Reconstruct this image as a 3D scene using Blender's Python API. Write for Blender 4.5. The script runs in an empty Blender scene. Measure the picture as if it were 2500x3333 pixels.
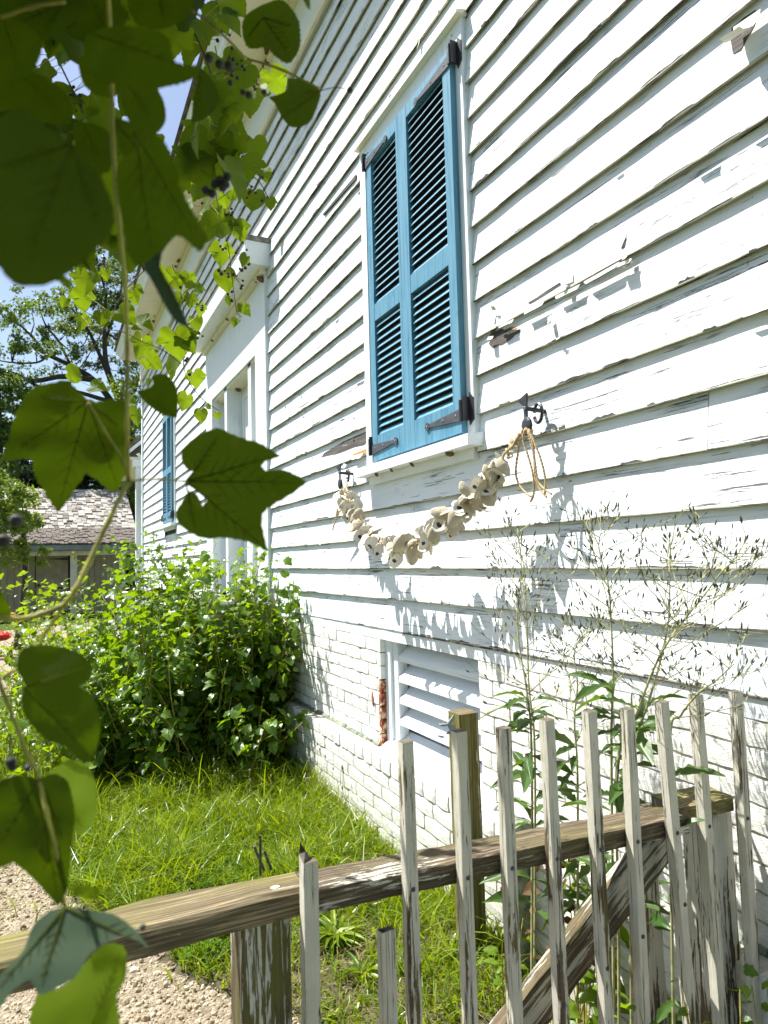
import bpy, bmesh, math, random
import numpy as np
from mathutils import Vector, Matrix, noise
from mathutils.geometry import delaunay_2d_cdt
random.seed(7); rng = np.random.default_rng(7)
S = bpy.context.scene
COL = S.collection
rad = math.radians

# ------------------------------------------------------------------ camera, sky, sun, exposure
RW = np.array([[0.9009409228, -0.0069624992, -0.4338859034],
               [-0.4331899212, -0.0732629959, -0.8983201131],
               [-0.0255332280, 0.9972883520, -0.0690217156]])
CAM = np.array([-1.6, 0.0, 0.0])
camd = bpy.data.cameras.new('camera')
cam = bpy.data.objects.new('camera', camd); COL.objects.link(cam)
M = Matrix([list(RW[0]) + [CAM[0]], list(RW[1]) + [CAM[1]], list(RW[2]) + [CAM[2]], [0, 0, 0, 1]])
cam.matrix_world = M
camd.sensor_fit = 'VERTICAL'; camd.sensor_height = 36.0
camd.lens = 2250.0 / 3333.0 * 36.0
camd.clip_start = 0.05; camd.clip_end = 3000
camd.dof.use_dof = True; camd.dof.focus_distance = 2.7; camd.dof.aperture_fstop = 8.5
S.camera = cam

SUN = np.array([-1.0, 1.1, 2.65]); SUN = SUN / np.linalg.norm(SUN)
world = bpy.data.worlds.new('World'); S.world = world; world.use_nodes = True
wn = world.node_tree; wn.nodes.clear()
wo = wn.nodes.new('ShaderNodeOutputWorld'); bg = wn.nodes.new('ShaderNodeBackground')
sky = wn.nodes.new('ShaderNodeTexSky'); sky.sky_type = 'NISHITA'; sky.sun_disc = False
sky.sun_elevation = math.asin(SUN[2]); sky.sun_rotation = math.atan2(SUN[0], SUN[1])
sky.air_density = 1.0; sky.dust_density = 1.6; sky.ozone_density = 1.0
bg.inputs['Strength'].default_value = 0.074
wn.links.new(sky.outputs[0], bg.inputs['Color']); wn.links.new(bg.outputs[0], wo.inputs[0])
sund = bpy.data.lights.new('sun', 'SUN'); sund.energy = 5.0; sund.angle = rad(0.5); sund.color = (1.0, 0.975, 0.935)
sun = bpy.data.objects.new('sun', sund); COL.objects.link(sun)
sun.rotation_euler = Vector(-SUN).to_track_quat('-Z', 'Y').to_euler()
S.view_settings.view_transform = 'Standard'; S.view_settings.look = 'None'
S.view_settings.exposure = 1.35; S.view_settings.gamma = 1.0
S.view_settings.use_curve_mapping = False

# ------------------------------------------------------------------ surveying helpers (photo measurement -> place in the world)
def ray(px, py):
    r = RW @ np.array([px - 1250.0, -(py - 1666.5), -2250.0]); return r
def onX(px, py, X=0.0):
    r = ray(px, py); return CAM + r * ((X - CAM[0]) / r[0])
def onY(px, py, Y):
    r = ray(px, py); return CAM + r * (Y / r[1])
def onZ(px, py, Z):
    r = ray(px, py); return CAM + r * (Z / r[2])
def far(px, py, d):
    return CAM + ray(px, py) / 2250.0 * d

# ------------------------------------------------------------------ object helpers
def worig(o):
    v = Vector((0, 0, 0))
    while o: v += o.location; o = o.parent
    return v
def thing(name, label, cat, loc=(0, 0, 0), group=None):
    o = bpy.data.objects.new(name, None); COL.objects.link(o); o.location = loc
    o.empty_display_size = 0.1
    o['label'] = label; o['category'] = cat
    if group: o['group'] = group
    return o
def tag(o, label, cat, group=None):
    o['label'] = label; o['category'] = cat
    if group: o['group'] = group
    return o
def part(name, mesh, parent=None, loc=(0, 0, 0), rot=None, label=None, kind=None, mat4=None):
    o = bpy.data.objects.new(name, mesh); COL.objects.link(o)
    if parent: o.parent = parent
    if mat4 is not None:
        o.matrix_local = Matrix.Translation(-worig(parent)) @ mat4 if parent else mat4
    else:
        o.location = Vector(loc) - (worig(parent) if parent else Vector((0, 0, 0)))
        if rot: o.rotation_euler = rot
    if label: o['label'] = label
    if kind: o['kind'] = kind
    return o
def npmesh(name, V, F, mats=(), mi=None, smooth=False, attr=None):
    """V (n,3); F list/array of equal sized faces (m,k) or list of index lists"""
    me = bpy.data.meshes.new(name)
    V = np.asarray(V, dtype=np.float32)
    if isinstance(F, np.ndarray):
        k = F.shape[1]; idx = F.ravel().astype(np.int32); tot = np.full(len(F), k, np.int32)
    else:
        tot = np.array([len(f) for f in F], np.int32); idx = np.concatenate([np.asarray(f) for f in F]).astype(np.int32)
    st = np.concatenate([[0], np.cumsum(tot)[:-1]]).astype(np.int32)
    me.vertices.add(len(V)); me.vertices.foreach_set('co', V.ravel())
    me.loops.add(len(idx)); me.loops.foreach_set('vertex_index', idx)
    me.polygons.add(len(tot)); me.polygons.foreach_set('loop_start', st)
    me.polygons.foreach_set('loop_total', tot)
    for m in mats: me.materials.append(m)
    if mi is not None: me.polygons.foreach_set('material_index', np.asarray(mi, np.int32))
    me.polygons.foreach_set('use_smooth', np.full(len(tot), bool(smooth)))
    me.update(calc_edges=True); me.validate()
    return me
class MB:
    def __init__(s): s.v = []; s.f = []; s.m = []
    def add(s, V, F, m=0):
        b = len(s.v); s.v.extend([tuple(map(float, p)) for p in V])
        for f in F: s.f.append([b + i for i in f]); s.m.append(m)
        return s
    def box(s, a, b, m=0):
        x0, y0, z0 = a; x1, y1, z1 = b
        V = [(x0, y0, z0), (x1, y0, z0), (x1, y1, z0), (x0, y1, z0), (x0, y0, z1), (x1, y0, z1), (x1, y1, z1), (x0, y1, z1)]
        return s.add(V, [(0, 3, 2, 1), (4, 5, 6, 7), (0, 1, 5, 4), (1, 2, 6, 5), (2, 3, 7, 6), (3, 0, 4, 7)], m)
    def prism(s, P, d, m=0):
        """closed outline P (3d points) pushed along d"""
        n = len(P); P = [Vector(p) for p in P]; Q = [p + Vector(d) for p in P]
        F = [tuple(range(n)), tuple(reversed(range(n, 2 * n)))]
        F += [(i, i + n, (i + 1) % n + n, (i + 1) % n) for i in range(n)]
        return s.add(P + Q, F, m)
    def beam(s, a, b, w, h, up=(0, 0, 1), m=0):
        a = Vector(a); b = Vector(b); d = (b - a).normalized(); u = Vector(up); sd = d.cross(u).normalized(); u = sd.cross(d)
        P = [a + sd * (w / 2 * i) + u * (h / 2 * j) for i, j in ((-1, -1), (1, -1), (1, 1), (-1, 1))]
        return s.prism(P, b - a, m)
    def tube(s, pts, r, n=6, m=0, cap=True):
        pts = [Vector(p) for p in pts]
        rr = r if hasattr(r, '__len__') else [r] * len(pts)
        b = len(s.v); u = None
        for i, p in enumerate(pts):
            d = (pts[min(i + 1, len(pts) - 1)] - pts[max(i - 1, 0)])
            d = d.normalized() if d.length > 1e-9 else Vector((0, 0, 1))
            if u is None: u = d.orthogonal().normalized()
            else:
                u = u - d * u.dot(d); u = u.normalized() if u.length > 1e-6 else d.orthogonal().normalized()
            w = d.cross(u)
            for k in range(n):
                a = 2 * math.pi * k / n; s.v.append(tuple(p + (u * math.cos(a) + w * math.sin(a)) * rr[i]))
        for i in range(len(pts) - 1):
            for k in range(n):
                k2 = (k + 1) % n
                s.f.append([b + i * n + k, b + i * n + k2, b + (i + 1) * n + k2, b + (i + 1) * n + k]); s.m.append(m)
        if cap:
            s.f.append([b + k for k in range(n)][::-1]); s.m.append(m)
            s.f.append([b + (len(pts) - 1) * n + k for k in range(n)]); s.m.append(m)
        return s
    def ball(s, c, r, m=0, n=8, sq=(1, 1, 1)):
        c = Vector(c); P = []; F = []; R = n // 2
        P.append((0, 0, 1))
        for i in range(1, R):
            t = math.pi * i / R
            for k in range(n): a = 2 * math.pi * k / n; P.append((math.sin(t) * math.cos(a), math.sin(t) * math.sin(a), math.cos(t)))
        P.append((0, 0, -1)); L = len(P) - 1
        for k in range(n): F.append((0, 1 + k, 1 + (k + 1) % n)); F.append((L, L - n + (k + 1) % n, L - n + k))
        for i in range(R - 2):
            for k in range(n):
                a = 1 + i * n + k; b2 = 1 + i * n + (k + 1) % n; F.append((a, a + n, b2 + n, b2))
        return s.add([c + Vector((p[0] * r * sq[0], p[1] * r * sq[1], p[2] * r * sq[2])) for p in P], F, m)
    def mesh(s, name, mats, smooth=False, off=None):
        V = np.array(s.v, np.float32)
        if off is not None: V = V - np.array(off, np.float32)
        mats = mats if isinstance(mats, (list, tuple)) else [mats]
        return npmesh(name, V, s.f, mats, s.m, smooth)
    def build(s, name, mats, parent=None, smooth=False, label=None, kind=None, origin=None):
        o3 = Vector(origin) if origin is not None else (worig(parent) if parent else Vector((0, 0, 0)))
        me = s.mesh(name, mats, smooth, off=o3)
        return part(name, me, parent, loc=o3, label=label, kind=kind)
def structure(o): o['kind'] = 'structure'; return o
def nz(x, y=0.0, z=0.0): return noise.noise(Vector((x, y, z)))

# ------------------------------------------------------------------ materials
class NT:
    def __init__(s, name):
        s.m = bpy.data.materials.new(name); s.m.use_nodes = True; s.t = s.m.node_tree; s.n = s.t.nodes; s.n.clear()
        s.out = s.n.new('ShaderNodeOutputMaterial')
    def new(s, typ, ins=None, **kw):
        nd = s.n.new(typ)
        for k, v in kw.items(): setattr(nd, k, v)
        for k, v in (ins or {}).items(): s.set(nd.inputs[k], v)
        return nd
    def set(s, sock, v):
        if isinstance(v, bpy.types.NodeSocket): s.t.links.new(v, sock)
        elif isinstance(v, tuple) and len(v) == 3 and sock.type == 'RGBA': sock.default_value = (*v, 1)
        else: sock.default_value = v
    def coord(s, scale=(1, 1, 1), rnd=0.0, kind='Object'):
        c = s.new('ShaderNodeTexCoord').outputs[kind]
        if rnd:
            oi = s.new('ShaderNodeObjectInfo').outputs['Random']
            c = s.new('ShaderNodeVectorMath', {0: c, 1: s.new('ShaderNodeVectorMath', {0: oi, 1: (rnd, rnd * 1.7, rnd * 0.6)}, operation='MULTIPLY').outputs[0]}, operation='ADD').outputs[0]
        return s.new('ShaderNodeVectorMath', {0: c, 1: scale}, operation='MULTIPLY').outputs[0]
    def noise(s, vec, scale=5.0, detail=4.0, rough=0.55, dist=0.0):
        return s.new('ShaderNodeTexNoise', {'Vector': vec, 'Scale': scale, 'Detail': detail, 'Roughness': rough, 'Distortion': dist}).outputs['Fac']
    def ramp(s, fac, stops):
        r = s.new('ShaderNodeValToRGB', {'Fac': fac}); e = r.color_ramp.elements
        while len(e) < len(stops): e.new(0.5)
        for el, (p, c) in zip(e, stops):
            el.position = p; el.color = (*c, 1) if isinstance(c, tuple) else (c, c, c, 1)
        return r.outputs[0]
    def mix(s, fac, a, b, mode='MIX'):
        nd = s.new('ShaderNodeMix', data_type='RGBA', blend_type=mode)
        s.set(nd.inputs[0], fac); s.set(nd.inputs[6], a); s.set(nd.inputs[7], b); return nd.outputs[2]
    def math(s, op, a, b=0.0, c=0.0):
        nd = s.new('ShaderNodeMath', operation=op); s.set(nd.inputs[0], a); s.set(nd.inputs[1], b); s.set(nd.inputs[2], c); return nd.outputs[0]
    def bump(s, h, strength=0.4, dist=0.002):
        return s.new('ShaderNodeBump', {'Height': h, 'Strength': strength, 'Distance': dist}).outputs[0]
    def bsdf(s, col, rough=0.6, normal=None, spec=0.4, metal=0.0, link=True):
        b = s.new('ShaderNodeBsdfPrincipled', {'Base Color': col, 'Roughness': rough, 'Metallic': metal, 'Specular IOR Level': spec})
        if normal is not None: s.set(b.inputs['Normal'], normal)
        if link: s.t.links.new(b.outputs[0], s.out.inputs[0])
        return b
def stretch(axis, along, across): return tuple(along if i == axis else across for i in range(3))

def board_paint(name, base=(0.735, 0.785, 0.82), axis=1, crack=0.5, chips=0.12, cream=0.0):
    t = NT(name)
    g1 = t.noise(t.coord(stretch(axis, 3.0, 95), 9), 1.0, 7, 0.62, 0.25)
    g2 = t.noise(t.coord(stretch(axis, 1.6, 42), 5), 1.0, 4, 0.55, 0.5)
    patch = t.noise(t.coord((1.3, 1.3, 1.3), 4), 1.6, 3)
    area = t.ramp(patch, [(0.42, 0.0), (0.62, 1.0)])
    g3 = t.noise(t.coord(stretch(axis, 1.1, 60), 6), 1.0, 8, 0.66, 0.9)
    fine = t.ramp(g3, [(0.482, 0.0), (0.4965, 1.0), (0.5035, 1.0), (0.518, 0.0)])
    fine = t.math('MULTIPLY', fine, t.ramp(t.noise(t.coord((2.2, 2.2, 7), 8), 1.0, 4), [(0.50, 0.0), (0.62, 0.8)]))
    line = t.math('MAXIMUM', t.ramp(g1, [(0.335, 1.0), (0.385, 0.0)]), fine)
    line = t.math('MULTIPLY', line, t.math('MULTIPLY', t.math('ADD', area, 0.12), crack))
    chip = t.noise(t.coord(stretch(axis, 7, 26), 3), 1.0, 5, 0.65)
    chipm = t.ramp(chip, [(0.24 + chips * 0.35, 1.0), (0.26 + chips * 0.35, 0.0)])
    tint = t.ramp(g2, [(0.3, tuple(c * 0.93 for c in base)), (0.7, base)])
    warm = t.noise(t.coord((0.7, 0.7, 0.7), 2), 1.0, 2)
    tint = t.mix(t.ramp(warm, [(0.5, 0.0), (0.8, 0.35 + cream)]), tint, (0.78, 0.77, 0.70))
    speck = t.noise(t.coord((60, 60, 60), 3), 1.0, 2, 0.5)
    tint = t.mix(t.ramp(speck, [(0.72, 0.0), (0.76, 0.5)]), tint, (0.25, 0.23, 0.18))
    c = t.mix(line, tint, (0.10, 0.095, 0.08))
    c = t.mix(chipm, c, (0.30, 0.27, 0.22))
    h = t.math('ADD', t.math('MULTIPLY', g2, 0.8), t.math('MULTIPLY', line, -0.7))
    h = t.math('ADD', h, t.math('MULTIPLY', chipm, -0.8))
    h = t.math('ADD', h, t.math('MULTIPLY', g1, 0.5))
    t.bsdf(c, 0.55, t.bump(h, 0.55, 0.004), 0.3)
    return t.m
def simple(name, col, rough=0.6, var=0.12, scale=8, bump=0.15, spec=0.4, metal=0.0, rnd=3.0, bscale=60):
    t = NT(name)
    n = t.noise(t.coord((1, 1, 1), rnd), scale, 4)
    c = t.ramp(n, [(0.3, tuple(max(0, k * (1 - var * 1.6)) for k in col)), (0.7, tuple(min(1, k * (1 + var)) for k in col))])
    b = t.noise(t.coord((1, 1, 1), rnd), bscale, 4)
    t.bsdf(c, rough, t.bump(b, bump, 0.003), spec, metal)
    return t.m
def old_wood(name, axis, paint=0.55, pcol=(0.58, 0.56, 0.47), wcol=(0.085, 0.062, 0.035), wcol2=(0.19, 0.15, 0.10), moss=0.25):
    """weathered wood with what is left of its paint, grain along axis"""
    t = NT(name)
    g = t.noise(t.coord(stretch(axis, 3.2, 230), 9), 1.0, 6, 0.68, 0.6)
    wood = t.ramp(g, [(0.33, tuple(k * 0.45 for k in wcol)), (0.5, wcol), (0.68, wcol2)])
    if moss:
        mo = t.noise(t.coord(stretch(axis, 3.0, 9), 7), 1.0, 4)
        wood = t.mix(t.ramp(mo, [(0.45, 0.0), (0.68, moss * 2.4)]), wood, (0.16, 0.15, 0.035))
    p = t.noise(t.coord(stretch(axis, 6.5, 95), 6), 1.0, 7, 0.7, 0.5)
    big = t.noise(t.coord(stretch(axis, 2.5, 12), 6), 1.0, 3)
    pp = t.math('ADD', p, t.math('MULTIPLY', t.math('SUBTRACT', big, 0.5), 0.8))
    th = 0.5 + (0.5 - paint) * 0.36
    pm = t.ramp(pp, [(th - 0.008, 0.0), (th + 0.008, 1.0)])
    hair = t.ramp(t.noise(t.coord(stretch(axis, 2.6, 210), 3), 1.0, 4, 0.6, 0.5), [(0.33, 0.0), (0.385, 1.0)])
    pm = t.math('MULTIPLY', pm, hair)
    pc = t.ramp(t.noise(t.coord((1, 1, 1), 3), 14, 4), [(0.3, tuple(k * 0.82 for k in pcol)), (0.7, pcol)])
    c = t.mix(pm, wood, pc)
    h = t.math('ADD', t.math('MULTIPLY', pm, 0.9), t.math('MULTIPLY', g, 1.0))
    t.bsdf(c, 0.8, t.bump(h, 0.8, 0.003), 0.2)
    return t.m
def leafmat(name, c1, c2, trans, tw=0.45, rough=0.42, spot=0.0, scale=9.0):
    t = NT(name)
    r1 = t.new('ShaderNodeObjectInfo').outputs['Random']; r2 = t.new('ShaderNodeNewGeometry').outputs['Random Per Island']
    r = t.math('FRACT', t.math('ADD', r1, t.math('MULTIPLY', r2, 3.7)))
    n = t.noise(t.coord((1, 1, 1), 3), scale, 4)
    c = t.mix(t.math('ADD', t.math('MULTIPLY', r, 0.75), t.math('MULTIPLY', t.math('SUBTRACT', n, 0.5), 0.9)), c1, c2)
    if spot:
        sp = t.noise(t.coord((1, 1, 1), 5), scale * 1.1, 5, 0.6)
        c = t.mix(t.ramp(sp, [(0.64, 0.0), (0.70, spot)]), c, (0.14, 0.07, 0.02))
    b = t.bsdf(c, rough, t.bump(n, 0.25, 0.004), 0.42 if rough < 0.5 else 0.14, link=False)
    tr = t.new('ShaderNodeBsdfTranslucent', {'Color': t.mix(r, trans, tuple(k * 0.7 for k in trans))})
    mx = t.new('ShaderNodeMixShader', {0: tw, 1: b.outputs[0], 2: tr.outputs[0]})
    t.t.links.new(mx.outputs[0], t.out.inputs[0])
    return t.m
MAT = {}
MAT['board'] = board_paint('board paint', crack=2.0)
MAT['board_low'] = board_paint('board paint low', crack=3.0, chips=0.18)
MAT['trim'] = board_paint('trim paint', base=(0.74, 0.78, 0.80), axis=2, crack=0.35, chips=0.05)
MAT['trimh'] = board_paint('trim paint horizontal', base=(0.74, 0.775, 0.79), axis=1, crack=0.4, chips=0.05)
MAT['cream'] = simple('cream soffit paint', (0.72, 0.67, 0.52), 0.6, 0.08, 3, 0.15)
MAT['grime'] = old_wood('grimy board edge', 1, paint=0.62, pcol=(0.50, 0.49, 0.38), wcol=(0.075, 0.065, 0.045), wcol2=(0.17, 0.15, 0.11), moss=0.1)
MAT['bare'] = old_wood('bare grey wood', 1, paint=0.0, wcol=(0.075, 0.066, 0.058), wcol2=(0.17, 0.155, 0.14), moss=0.0)
MAT['bare_orange'] = old_wood('bare pine wood', 1, paint=0.0, wcol=(0.42, 0.22, 0.09), wcol2=(0.62, 0.40, 0.2), moss=0.0)
MAT['flake'] = simple('peeled paint', (0.62, 0.60, 0.50), 0.7, 0.1, 10, 0.2)
MAT['nest'] = simple('mud nest', (0.15, 0.10, 0.055), 0.95, 0.3, 60, 0.8)
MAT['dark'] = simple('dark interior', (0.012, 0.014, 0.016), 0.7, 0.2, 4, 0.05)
MAT['iron'] = simple('black iron', (0.022, 0.022, 0.026), 0.42, 0.25, 30, 0.3, 0.5)
MAT['iron_strap'] = simple('grey black hinge', (0.055, 0.055, 0.062), 0.5, 0.25, 30, 0.2, 0.5)
MAT['rivet'] = simple('bare rivet', (0.30, 0.30, 0.31), 0.35, 0.2, 20, 0.1, 0.5, 0.7)
def blue_mat():
    t = NT('faded blue shutter paint')
    g = t.noise(t.coord((60, 60, 3), 5), 1.0, 5, 0.6)
    c = t.ramp(g, [(0.28, (0.04, 0.14, 0.215)), (0.45, (0.08, 0.225, 0.325)), (0.7, (0.135, 0.295, 0.39))])
    st = t.noise(t.coord((9, 9, 9), 4), 1.0, 5, 0.65)
    c = t.mix(t.ramp(st, [(0.56, 0.0), (0.68, 0.75)]), c, (0.045, 0.19, 0.29))
    h = t.math('ADD', g, t.math('MULTIPLY', st, 0.3))
    t.bsdf(c, 0.5, t.bump(h, 0.35, 0.002), 0.35)
    return t.m
MAT['blue'] = blue_mat()
def brick_mat():
    t = NT('whitewashed brick')
    n = t.noise(t.coord((1, 1, 1), 11), 60, 6, 0.65)
    n2 = t.noise(t.coord((1, 1, 1), 7), 14, 5, 0.6)
    c = t.ramp(n2, [(0.25, (0.66, 0.65, 0.58)), (0.6, (0.80, 0.80, 0.755))])
    algae = t.noise(t.coord((1, 1, 1)), 3.0, 4, 0.6)
    sx = t.new('ShaderNodeSeparateXYZ', {0: t.new('ShaderNodeNewGeometry').outputs['Position']}).outputs[2]
    damp = t.new('ShaderNodeMapRange', {'Value': sx, 'From Min': -1.45, 'From Max': -0.99, 'To Min': 0.30, 'To Max': 0.0}).outputs[0]
    c = t.mix(t.ramp(t.math('ADD', algae, damp), [(0.5, 0.0), (0.8, 0.6)]), c, (0.36, 0.37, 0.22))
    pk = t.noise(t.coord((1, 1, 1), 9), 24, 6, 0.7)
    c = t.mix(t.ramp(pk, [(0.24, 1.0), (0.27, 0.0)]), c, (0.30, 0.17, 0.11))
    h = t.math('ADD', n, t.math('MULTIPLY', n2, 1.6))
    t.bsdf(c, 0.85, t.bump(h, 0.8, 0.004), 0.15)
    return t.m
MAT['brick'] = brick_mat()
def redbrick_mat():
    t = NT('red brick under flaking whitewash')
    n = t.noise(t.coord((1, 1, 1), 7), 34, 6, 0.7)
    red = t.ramp(t.noise(t.coord((1, 1, 1), 3), 20, 4), [(0.3, (0.14, 0.03, 0.016)), (0.7, (0.34, 0.08, 0.035))])
    c = t.mix(t.ramp(n, [(0.50, 0.0), (0.55, 1.0)]), red, (0.55, 0.47, 0.32))
    t.bsdf(c, 0.85, t.bump(n, 0.8, 0.004), 0.15); return t.m
MAT['redbrick'] = redbrick_mat()
MAT['mortar'] = simple('whitewashed mortar', (0.42, 0.41, 0.35), 0.9, 0.2, 40, 0.7, 0.1, bscale=120)
MAT['picket'] = old_wood('picket wood', 2, 0.76, pcol=(0.55, 0.52, 0.42), moss=0.3)
MAT['post'] = old_wood('post wood', 2, 0.58, moss=0.3)
MAT['greenpost'] = old_wood('treated green post wood', 2, 0.12, wcol=(0.11, 0.10, 0.03), wcol2=(0.36, 0.31, 0.15), moss=0.3)
MAT['rail'] = old_wood('rail wood', 0, 0.03, wcol=(0.075, 0.057, 0.036), wcol2=(0.26, 0.205, 0.135), moss=0.12)
MAT['cap'] = old_wood('cap rail wood', 0, 0.0, wcol=(0.115, 0.088, 0.048), wcol2=(0.37, 0.30, 0.175), moss=0.34)
MAT['brace'] = old_wood('brace wood', 0, 0.40, pcol=(0.42, 0.40, 0.32), moss=0.1)
MAT['endgrain'] = simple('sawn end grain', (0.10, 0.085, 0.06), 0.9, 0.3, 60, 0.6)
MAT['slab'] = simple('mossy stone', (0.20, 0.23, 0.17), 0.9, 0.45, 26, 0.8, 0.1)
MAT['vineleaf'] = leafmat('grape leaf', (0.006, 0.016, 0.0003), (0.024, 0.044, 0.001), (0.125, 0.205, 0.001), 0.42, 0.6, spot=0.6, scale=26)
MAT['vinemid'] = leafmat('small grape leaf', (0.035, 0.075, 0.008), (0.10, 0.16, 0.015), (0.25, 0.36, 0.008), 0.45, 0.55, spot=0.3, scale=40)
MAT['leaf_yellow_lit'] = leafmat('sunlit-painted and yellow leaf', (0.07, 0.13, 0.006), (0.12, 0.18, 0.01), (0.24, 0.36, 0.004), 0.5, 0.6)  # brighter grape leaf copy with sunlight put into its colour; also yellow lettuce leaves
MAT['leafgrey'] = leafmat('pale underside of leaf', (0.05, 0.08, 0.045), (0.075, 0.11, 0.06), (0.05, 0.08, 0.03), 0.25, 0.65)
MAT['vein'] = leafmat('leaf vein', (0.06, 0.07, 0.008), (0.10, 0.11, 0.015), (0.42, 0.46, 0.03), 0.55, 0.6)
MAT['vinestem'] = simple('vine stem', (0.30, 0.27, 0.04), 0.6, 0.4, 30, 0.3)
MAT['vinebrown'] = simple('brown vine stem', (0.09, 0.055, 0.035), 0.7, 0.3, 30, 0.3)
MAT['berry'] = simple('dark berry', (0.035, 0.03, 0.028), 0.75, 0.4, 30, 0.1)
MAT['redleaf'] = leafmat('dead red leaf', (0.30, 0.05, 0.02), (0.35, 0.10, 0.03), (0.5, 0.10, 0.02), 0.4)
MAT['bush'] = leafmat('shrub leaf', (0.03, 0.085, 0.004), (0.13, 0.22, 0.012), (0.26, 0.42, 0.004), 0.42, 0.34)
MAT['shrubl'] = leafmat('light shrub leaf', (0.07, 0.14, 0.008), (0.17, 0.25, 0.02), (0.32, 0.46, 0.006), 0.42, 0.34)
MAT['treeleaf'] = leafmat('tree leaf', (0.05, 0.095, 0.02), (0.12, 0.18, 0.045), (0.2, 0.3, 0.03), 0.4)
MAT['treedark'] = leafmat('dark evergreen leaf', (0.012, 0.03, 0.010), (0.03, 0.055, 0.018), (0.03, 0.06, 0.01), 0.25)
MAT['treelight'] = leafmat('bright tree leaf', (0.07, 0.12, 0.02), (0.15, 0.22, 0.03), (0.26, 0.36, 0.02), 0.4)
MAT['bark'] = simple('dark bark', (0.055, 0.045, 0.035), 0.9, 0.3, 12, 0.7)
MAT['grass'] = leafmat('grass blade', (0.05, 0.12, 0.002), (0.25, 0.31, 0.012), (0.36, 0.46, 0.003), 0.42, 0.36)
MAT['straw'] = leafmat('dry grass blade', (0.20, 0.16, 0.07), (0.34, 0.28, 0.14), (0.2, 0.16, 0.06), 0.25, 0.6)
MAT['clover'] = leafmat('clover leaf', (0.04, 0.11, 0.001), (0.12, 0.21, 0.003), (0.2, 0.36, 0.001), 0.35, 0.5)
MAT['lettuce'] = leafmat('wild lettuce leaf', (0.03, 0.075, 0.012), (0.08, 0.14, 0.03), (0.14, 0.24, 0.015), 0.35)
MAT['lettstem'] = simple('lettuce stem', (0.33, 0.32, 0.15), 0.6, 0.3, 30, 0.2)
MAT['bud'] = simple('seed bud', (0.075, 0.085, 0.045), 0.7, 0.35, 40, 0.2)
MAT['fluff'] = simple('seed fluff', (0.62, 0.58, 0.48), 0.9, 0.1, 40, 0.2)
MAT['deadleaf'] = leafmat('dead brown leaf', (0.06, 0.032, 0.012), (0.13, 0.07, 0.025), (0.09, 0.04, 0.01), 0.25, 0.6)
MAT['seedhead'] = simple('plantain seed head', (0.32, 0.25, 0.15), 0.8, 0.25, 60, 0.4)
MAT['rope'] = simple('jute rope', (0.44, 0.33, 0.18), 0.9, 0.2, 90, 0.6)
def shell_mat(name, inner):
    t = NT(name)
    n = t.noise(t.coord((1, 1, 1), 6), 45, 6, 0.65, 0.6); n2 = t.noise(t.coord((1, 1, 1), 9), 12, 4)
    if inner: c = t.ramp(n2, [(0.3, (0.56, 0.51, 0.40)), (0.6, (0.78, 0.75, 0.66))]); b = 0.2; r = 0.3
    else:
        c = t.ramp(n, [(0.3, (0.27, 0.22, 0.13)), (0.5, (0.56, 0.49, 0.35)), (0.72, (0.74, 0.68, 0.54))]); b = 0.9; r = 0.85
    t.bsdf(c, r, t.bump(n, b, 0.004), 0.35); return t.m
MAT['shell_in'] = shell_mat('pearly shell inside', True); MAT['shell_out'] = shell_mat('rough shell outside', False)
MAT['shell_spot'] = simple('purple muscle scar', (0.05, 0.04, 0.06), 0.3, 0.3, 30, 0.1)
t = NT('sunbleached shingle')
_r = t.math('FRACT', t.math('ADD', t.new('ShaderNodeObjectInfo').outputs['Random'], t.math('MULTIPLY', t.new('ShaderNodeNewGeometry').outputs['Random Per Island'], 5.3)))
t.bsdf(t.ramp(_r, [(0.0, (0.10, 0.09, 0.075)), (0.3, (0.24, 0.22, 0.19)), (1.0, (0.44, 0.41, 0.365))]), 0.85, t.bump(t.noise(t.coord((1, 1, 1), 3), 20), 0.5, 0.01), 0.1)
MAT['shingle'] = t.m
MAT['shingledark'] = simple('brown shingle', (0.12, 0.10, 0.08), 0.9, 0.4, 9.0, 0.6)
MAT['shedwall'] = simple('grey tan shed boards', (0.40, 0.35, 0.26), 0.75, 0.12, 4, 0.3)
MAT['shedpost'] = simple('shed post paint', (0.58, 0.54, 0.45), 0.7, 0.1, 4, 0.2)
MAT['gutter'] = simple('grey gutter', (0.16, 0.19, 0.20), 0.5, 0.15, 4, 0.1)
MAT['stone_cap'] = simple('white masonry cap', (0.62, 0.60, 0.54), 0.85, 0.15, 14, 0.4)
MAT['stucco'] = simple('cream stucco', (0.56, 0.52, 0.40), 0.85, 0.12, 6, 0.3)
MAT['darkcap'] = simple('blackened cap stone', (0.20, 0.19, 0.165), 0.9, 0.4, 20, 0.5)
MAT['red'] = simple('red paint', (0.55, 0.012, 0.01), 0.35, 0.1, 5, 0.05)
MAT['rubber'] = simple('black rubber', (0.02, 0.02, 0.02), 0.7, 0.1, 9, 0.2)

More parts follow.
